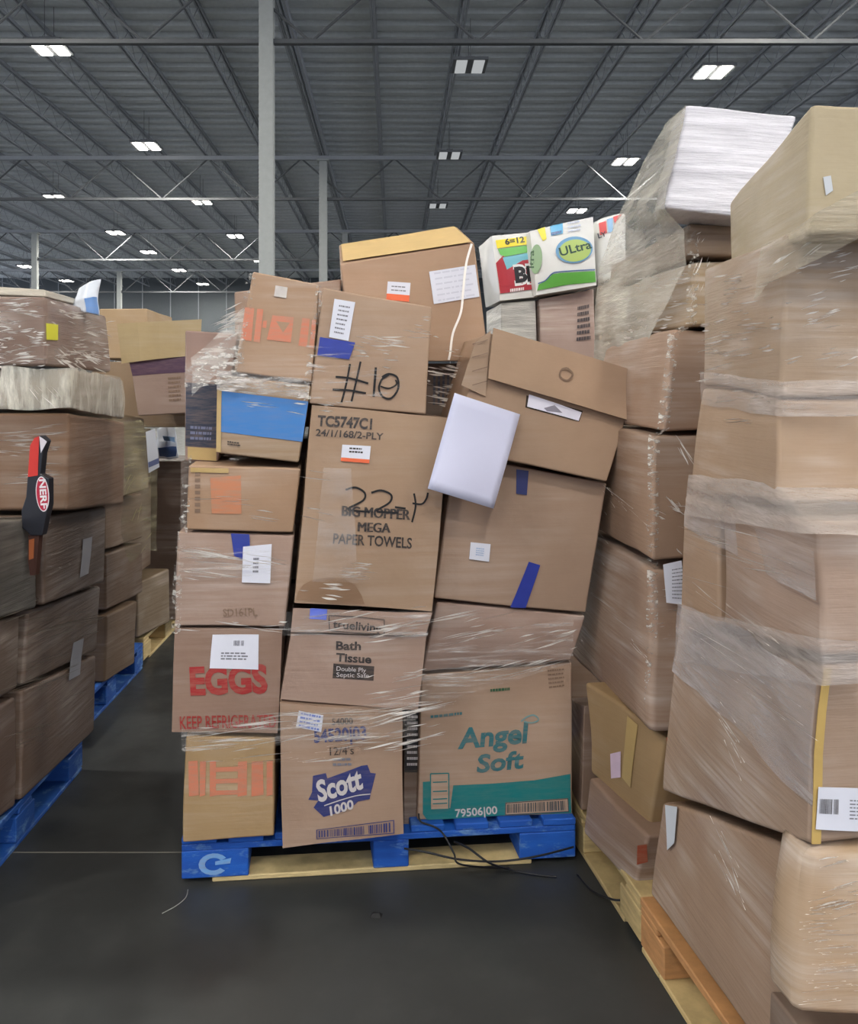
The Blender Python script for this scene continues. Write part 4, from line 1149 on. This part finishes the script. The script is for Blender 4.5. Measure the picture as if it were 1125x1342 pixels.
lbox('greyish wrapped box cut by the left photo edge, second tier of the nearest left load', [(-62, 830), (28, 804), (24, 902), (-66, 955)], (2.31, 2.69, 2.31), 0.6, wc((110, 91, 77), 0.6, 0.15, 0.5), seed=73).build()
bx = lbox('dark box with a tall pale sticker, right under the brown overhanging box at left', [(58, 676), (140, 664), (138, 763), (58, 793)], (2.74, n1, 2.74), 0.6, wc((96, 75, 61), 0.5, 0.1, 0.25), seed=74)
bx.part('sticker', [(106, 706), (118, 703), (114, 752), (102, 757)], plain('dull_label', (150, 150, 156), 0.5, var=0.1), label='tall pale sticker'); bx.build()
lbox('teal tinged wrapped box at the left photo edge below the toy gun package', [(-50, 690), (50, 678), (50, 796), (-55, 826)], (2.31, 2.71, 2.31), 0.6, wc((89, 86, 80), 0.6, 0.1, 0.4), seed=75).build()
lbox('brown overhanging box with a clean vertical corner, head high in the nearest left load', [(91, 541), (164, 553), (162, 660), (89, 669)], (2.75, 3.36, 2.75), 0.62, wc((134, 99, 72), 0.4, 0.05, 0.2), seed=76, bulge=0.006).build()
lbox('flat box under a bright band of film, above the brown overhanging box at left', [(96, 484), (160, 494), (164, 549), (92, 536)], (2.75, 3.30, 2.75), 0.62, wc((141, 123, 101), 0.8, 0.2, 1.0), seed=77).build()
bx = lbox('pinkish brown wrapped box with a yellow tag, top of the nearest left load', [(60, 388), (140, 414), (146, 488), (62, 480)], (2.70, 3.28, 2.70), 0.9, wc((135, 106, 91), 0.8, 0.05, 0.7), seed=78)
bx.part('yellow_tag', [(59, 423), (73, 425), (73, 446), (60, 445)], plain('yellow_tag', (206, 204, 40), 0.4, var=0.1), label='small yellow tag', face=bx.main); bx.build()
Carton('cream film covered flat carton on the crest of the nearest left load', [(-40, 374), (58, 379), (60, 388), (-40, 386)], (2.78, 2.80, 2.76), Vector((0.0, 0.4, 0)), whitewrap((200, 192, 176), 20, 0.6), seed=79, bulge=0.004).build()
wl = empty('stretch_wrap', (-1.5, 2.8, 0.145))
tag(wl, 'bright streaky stretch wrap around the nearest left load', 'plastic wrap')
LS = surf3([(60, 388), (146, 414), (62, 480)], (2.66, 3.22, 2.66))
LFr = surf3([(-20, 400), (60, 400), (-20, 500)], (2.66, 2.66, 2.66))
glint_set([(LFr, [(-5, 395), (62, 395), (62, 480), (-5, 480)], 150, 1, (8, 36), (0.6, 1.6), 71, {'jit': 8}),
        (LFr, [(-5, 490), (95, 490), (92, 530), (-5, 530)], 22, -72, (10, 34), (0.7, 1.8), 72, {'jit': 22}),
        (LFr, [(-5, 545), (88, 545), (86, 640), (-5, 640)], 54, 0, (20, 70), (0.5, 1.1), 73)], parent=wl)
glint_set([(LS, [(62, 395), (146, 420), (146, 485), (64, 480)], 110, -14, (8, 34), (0.6, 1.6), 74, {'jit': 12})], parent=wl)
LD = surf3([(30, 800), (132, 768), (28, 1050)], (2.66, 3.26, 2.66))
DULL = plain('dull_glint', (136, 126, 112), 0.3)
glint_set([(LD, [(-5, 790), (135, 750), (130, 830), (-5, 900)], 40, 16, (40, 120), (0.6, 1.5), 76, {'mat': DULL}),
        (LD, [(-5, 900), (110, 850), (110, 930), (-5, 1010)], 24, 22, (40, 110), (0.5, 1.3), 77, {'mat': DULL})], parent=wl)
g = Geo()
sheet(g, [[(0, 480, 2.64), (95, 482, 2.66), (163, 500, 3.22)], [(0, 536, 2.64), (92, 536, 2.66), (164, 548, 3.24)]], film(0.34, 1.2, (224, 220, 206), (24, 24, 5), 0.45, 0.66, 0.7), 24, 8, 0.010, 12)
g.build('film_sheet', wl, smooth=True)

# toy package hanging on the film
TS = surf3([(40, 560), (80, 560), (40, 760)], (2.64, 2.62, 2.64))
g = Geo()
body = [(47, 582), (53, 572), (60, 570), (68, 577), (63, 592), (60, 620), (71, 626), (71, 660), (66, 680), (62, 700), (47, 700), (36, 690), (35, 668), (41, 650), (43, 624)]
top_ = [TS.at(p, 0.028) for p in body]; bot_ = [TS.at(p, 0) for p in body]
n_ = len(body)
g.add(top_ + bot_, [tuple(range(n_)), tuple(range(2 * n_ - 1, n_ - 1, -1))] + [(i, n_ + i, n_ + (i + 1) % n_, (i + 1) % n_) for i in range(n_)], plain('toy_dark', (36, 38, 46), 0.35, var=0.15, coat=0.4))
poly(g, TS, [(47, 583), (53, 573), (59, 571), (58, 596), (57, 622), (44, 624)], plain('toy_red', (204, 58, 50), 0.35, var=0.08), 0.0295)
poly(g, TS, [(59, 571), (69, 578), (61, 593)], plain('toy_white', (214, 206, 214), 0.4), 0.0296)
o = g.build('toy_package', None, TS.at((54, 700)), bevel=0.003)
tag(o, 'dark toy gun package with red top and oval logo stuck under film at left', 'toy')
g = Geo()
poly(g, TS, oval(63.5, 646, 8.6, 23, -0.08), plain('logo_white', (228, 224, 226), 0.4), 0.031)
poly(g, TS, oval(63.5, 646, 7.4, 21.4, -0.08), plain('logo_red', (176, 38, 62), 0.4), 0.0318)
text(g, TS, 'NERF', (59.6, 627), (62.0, 665), 8.5, plain('logo_white', (228, 224, 226), 0.4), bold=0.03, eps=0.0326)
k = g.build('logo_badge', o); k['label'] = 'red oval badge with white letters'
g = Geo()
P_ = [(43, 700), (57, 698), (55, 722), (52, 752), (45, 752), (42, 730)]
t_ = [TS.at(p, 0.022) for p in P_]; u_ = [TS.at(p, 0.002) for p in P_]
g.add(t_ + u_, [tuple(range(6)), tuple(range(11, 5, -1))] + [(i, 6 + i, 6 + (i + 1) % 6, (i + 1) % 6) for i in range(6)], plain('toy_grip', (70, 46, 40), 0.4, var=0.2))
poly(g, TS, [(44, 706), (51, 704), (50, 730), (44, 732)], plain('toy_orange', (160, 92, 56), 0.4), 0.0235)
g.build('grip', o)

# crumpled bags
def bag(rows, label, mats, amp=0.012, name='plastic_bag', cat='bag', th=0.05, seed=3):
    g = Geo()
    sheet(g, rows, mats[0], 14, 14, amp, seed, 14)
    back = [[(a, b_, d + th * (0.25 if i in (0, len(rows) - 1) else 1)) for a, b_, d in r_] for i, r_ in enumerate(rows)]
    sheet(g, back, mats[0], 14, 14, amp, seed, 14)
    # stitch the rims together
    n = 15 * 15
    ring = [i for i in range(15)] + [j * 15 + 14 for j in range(1, 15)] + [14 * 15 + i for i in range(13, -1, -1)] + [j * 15 for j in range(13, 0, -1)]
    g.f += [[ring[a], n + ring[a], n + ring[(a + 1) % len(ring)], ring[(a + 1) % len(ring)]] for a in range(len(ring))]
    g.mi += [0] * len(ring)
    return g, label, name, cat
BAGW = plain('bag_white', (206, 212, 222), 0.3, var=0.12, coat=0.4)
g, lb, nm, ct = bag([[(104, 378, 3.05), (118, 372, 3.05), (132, 366, 3.05)], [(96, 392, 3.03), (114, 392, 3.0), (130, 390, 3.03)], [(92, 408, 3.03), (112, 412, 3.0), (131, 414, 3.03)]], 'crumpled white and blue bag on top of the nearest left load', [BAGW])
def front(rows_patch, mat): sheet(g, rows_patch, mat, 8, 8, 0.012, 3, 14)
front([[(112, 390, 2.992), (124, 388, 2.995), (129, 388, 3.015)], [(114, 410, 2.99), (124, 412, 2.992), (130, 412, 3.015)]], ink((96, 140, 200), 0.1))
tag(g.build(nm, None, U((112, 414), 3.03), smooth=True), lb, ct)

# second left load
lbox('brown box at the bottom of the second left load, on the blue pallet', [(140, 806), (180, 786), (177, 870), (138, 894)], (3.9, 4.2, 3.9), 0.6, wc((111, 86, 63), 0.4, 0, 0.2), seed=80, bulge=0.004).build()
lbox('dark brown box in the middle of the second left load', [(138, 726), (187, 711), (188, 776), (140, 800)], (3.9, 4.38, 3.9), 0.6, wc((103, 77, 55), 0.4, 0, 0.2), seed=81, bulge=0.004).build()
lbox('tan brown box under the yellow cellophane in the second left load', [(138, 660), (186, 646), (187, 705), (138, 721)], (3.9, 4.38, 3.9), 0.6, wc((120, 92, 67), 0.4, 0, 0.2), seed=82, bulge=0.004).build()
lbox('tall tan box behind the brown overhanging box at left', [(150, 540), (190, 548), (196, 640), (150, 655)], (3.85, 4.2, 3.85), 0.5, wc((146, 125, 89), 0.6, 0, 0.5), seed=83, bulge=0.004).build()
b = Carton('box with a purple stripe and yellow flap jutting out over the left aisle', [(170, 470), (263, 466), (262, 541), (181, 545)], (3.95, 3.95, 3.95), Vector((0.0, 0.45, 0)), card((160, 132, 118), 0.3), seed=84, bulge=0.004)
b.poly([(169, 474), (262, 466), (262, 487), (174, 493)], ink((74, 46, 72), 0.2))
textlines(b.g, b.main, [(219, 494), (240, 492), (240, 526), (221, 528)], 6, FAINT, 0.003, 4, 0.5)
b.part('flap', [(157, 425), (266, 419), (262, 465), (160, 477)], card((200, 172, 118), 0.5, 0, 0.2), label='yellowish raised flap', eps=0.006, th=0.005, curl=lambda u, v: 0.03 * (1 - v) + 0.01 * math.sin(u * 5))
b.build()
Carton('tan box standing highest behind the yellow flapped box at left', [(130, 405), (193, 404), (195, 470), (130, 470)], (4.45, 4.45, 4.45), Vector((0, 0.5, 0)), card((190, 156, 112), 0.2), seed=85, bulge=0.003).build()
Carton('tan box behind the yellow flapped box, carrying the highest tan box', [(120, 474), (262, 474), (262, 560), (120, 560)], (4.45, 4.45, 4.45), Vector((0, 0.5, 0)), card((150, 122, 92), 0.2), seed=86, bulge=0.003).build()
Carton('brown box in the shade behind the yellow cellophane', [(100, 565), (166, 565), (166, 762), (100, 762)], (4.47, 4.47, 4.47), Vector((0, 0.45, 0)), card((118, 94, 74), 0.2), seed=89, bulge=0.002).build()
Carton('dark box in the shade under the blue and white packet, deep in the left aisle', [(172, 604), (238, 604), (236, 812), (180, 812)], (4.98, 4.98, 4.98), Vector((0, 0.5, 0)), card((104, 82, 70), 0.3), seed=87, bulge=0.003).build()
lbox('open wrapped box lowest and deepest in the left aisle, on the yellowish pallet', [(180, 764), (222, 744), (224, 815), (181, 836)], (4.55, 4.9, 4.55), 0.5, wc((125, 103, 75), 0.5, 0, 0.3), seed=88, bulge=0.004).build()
g, lb, nm, ct = bag([[(206, 562, 5.030), (219, 556, 5.010), (230, 560, 5.030)], [(205, 580, 5.000), (219, 580, 4.960), (232, 580, 5.000)], [(207, 600, 5.010), (220, 602, 4.990), (233, 600, 5.010)]], 'blue and white packet lying on the dark box in the left aisle', [BAGW], 0.010, 'snack_packet', 'packet', 0.08, 5)
front([[(207, 586, 4.960), (219, 587, 4.952), (231, 585, 4.975)], [(208, 598, 4.985), (220, 600, 4.975), (232, 598, 4.990)]], ink((66, 100, 160), 0.1))
front([[(215, 572, 4.962), (222, 571, 4.952), (230, 572, 4.975)], [(217, 579, 4.957), (224, 579, 4.952), (231, 580, 4.975)]], ink((120, 160, 206), 0.1))
tag(g.build(nm, None, U((220, 602), 5.030), smooth=True), lb, ct)
YF = film(0.16, 0.8, (170, 160, 124), (5, 5, 30), 0.45, 0.68, 0.7)
wl2 = empty('stretch_wrap', (-1.4, 4.0, 0.145))
tag(wl2, 'loose yellowish cellophane hanging off the second left load', 'plastic wrap')
g = Geo()
sheet(g, [[(162, 556, 3.84), (186, 550, 3.90), (203, 575, 3.95)], [(164, 640, 3.80), (186, 620, 3.84), (206, 640, 3.95)], [(160, 700, 3.82), (182, 690, 3.82), (208, 690, 3.98)], [(168, 742, 3.86), (190, 720, 3.86), (206, 722, 3.98)]], YF, 14, 24, 0.02, 21)
g.build('film_sheet', wl2, smooth=True)
L2S = surf3([(160, 560), (206, 560), (160, 740)], (3.80, 3.88, 3.80))
glint_set([(L2S, [(162, 620), (196, 600), (204, 720), (168, 740)], 8, 52, (14, 44), (0.7, 1.6), 81, {'jit': 10, 'mat': plain('gold_glint', (186, 176, 140), 0.3)})], parent=wl2)
g = Geo()
Sd = surf3([(190, 565), (210, 565), (192, 620)], (3.86, 3.92, 3.86))
slab(g, Sd, [(191, 566), (203, 562), (209, 612), (195, 620)], plain('paper', (200, 204, 214), 0.6), 0, 0.001)
patch(g, Sd, [(194, 606), (208, 600), (208.6, 607), (194.6, 613)], ink((90, 100, 140), 0), 0.0018, 2)
tag(g.build('paper_card', None, Sd.at((198, 618))), 'narrow white card stuck upright on the yellow cellophane at left', 'card')
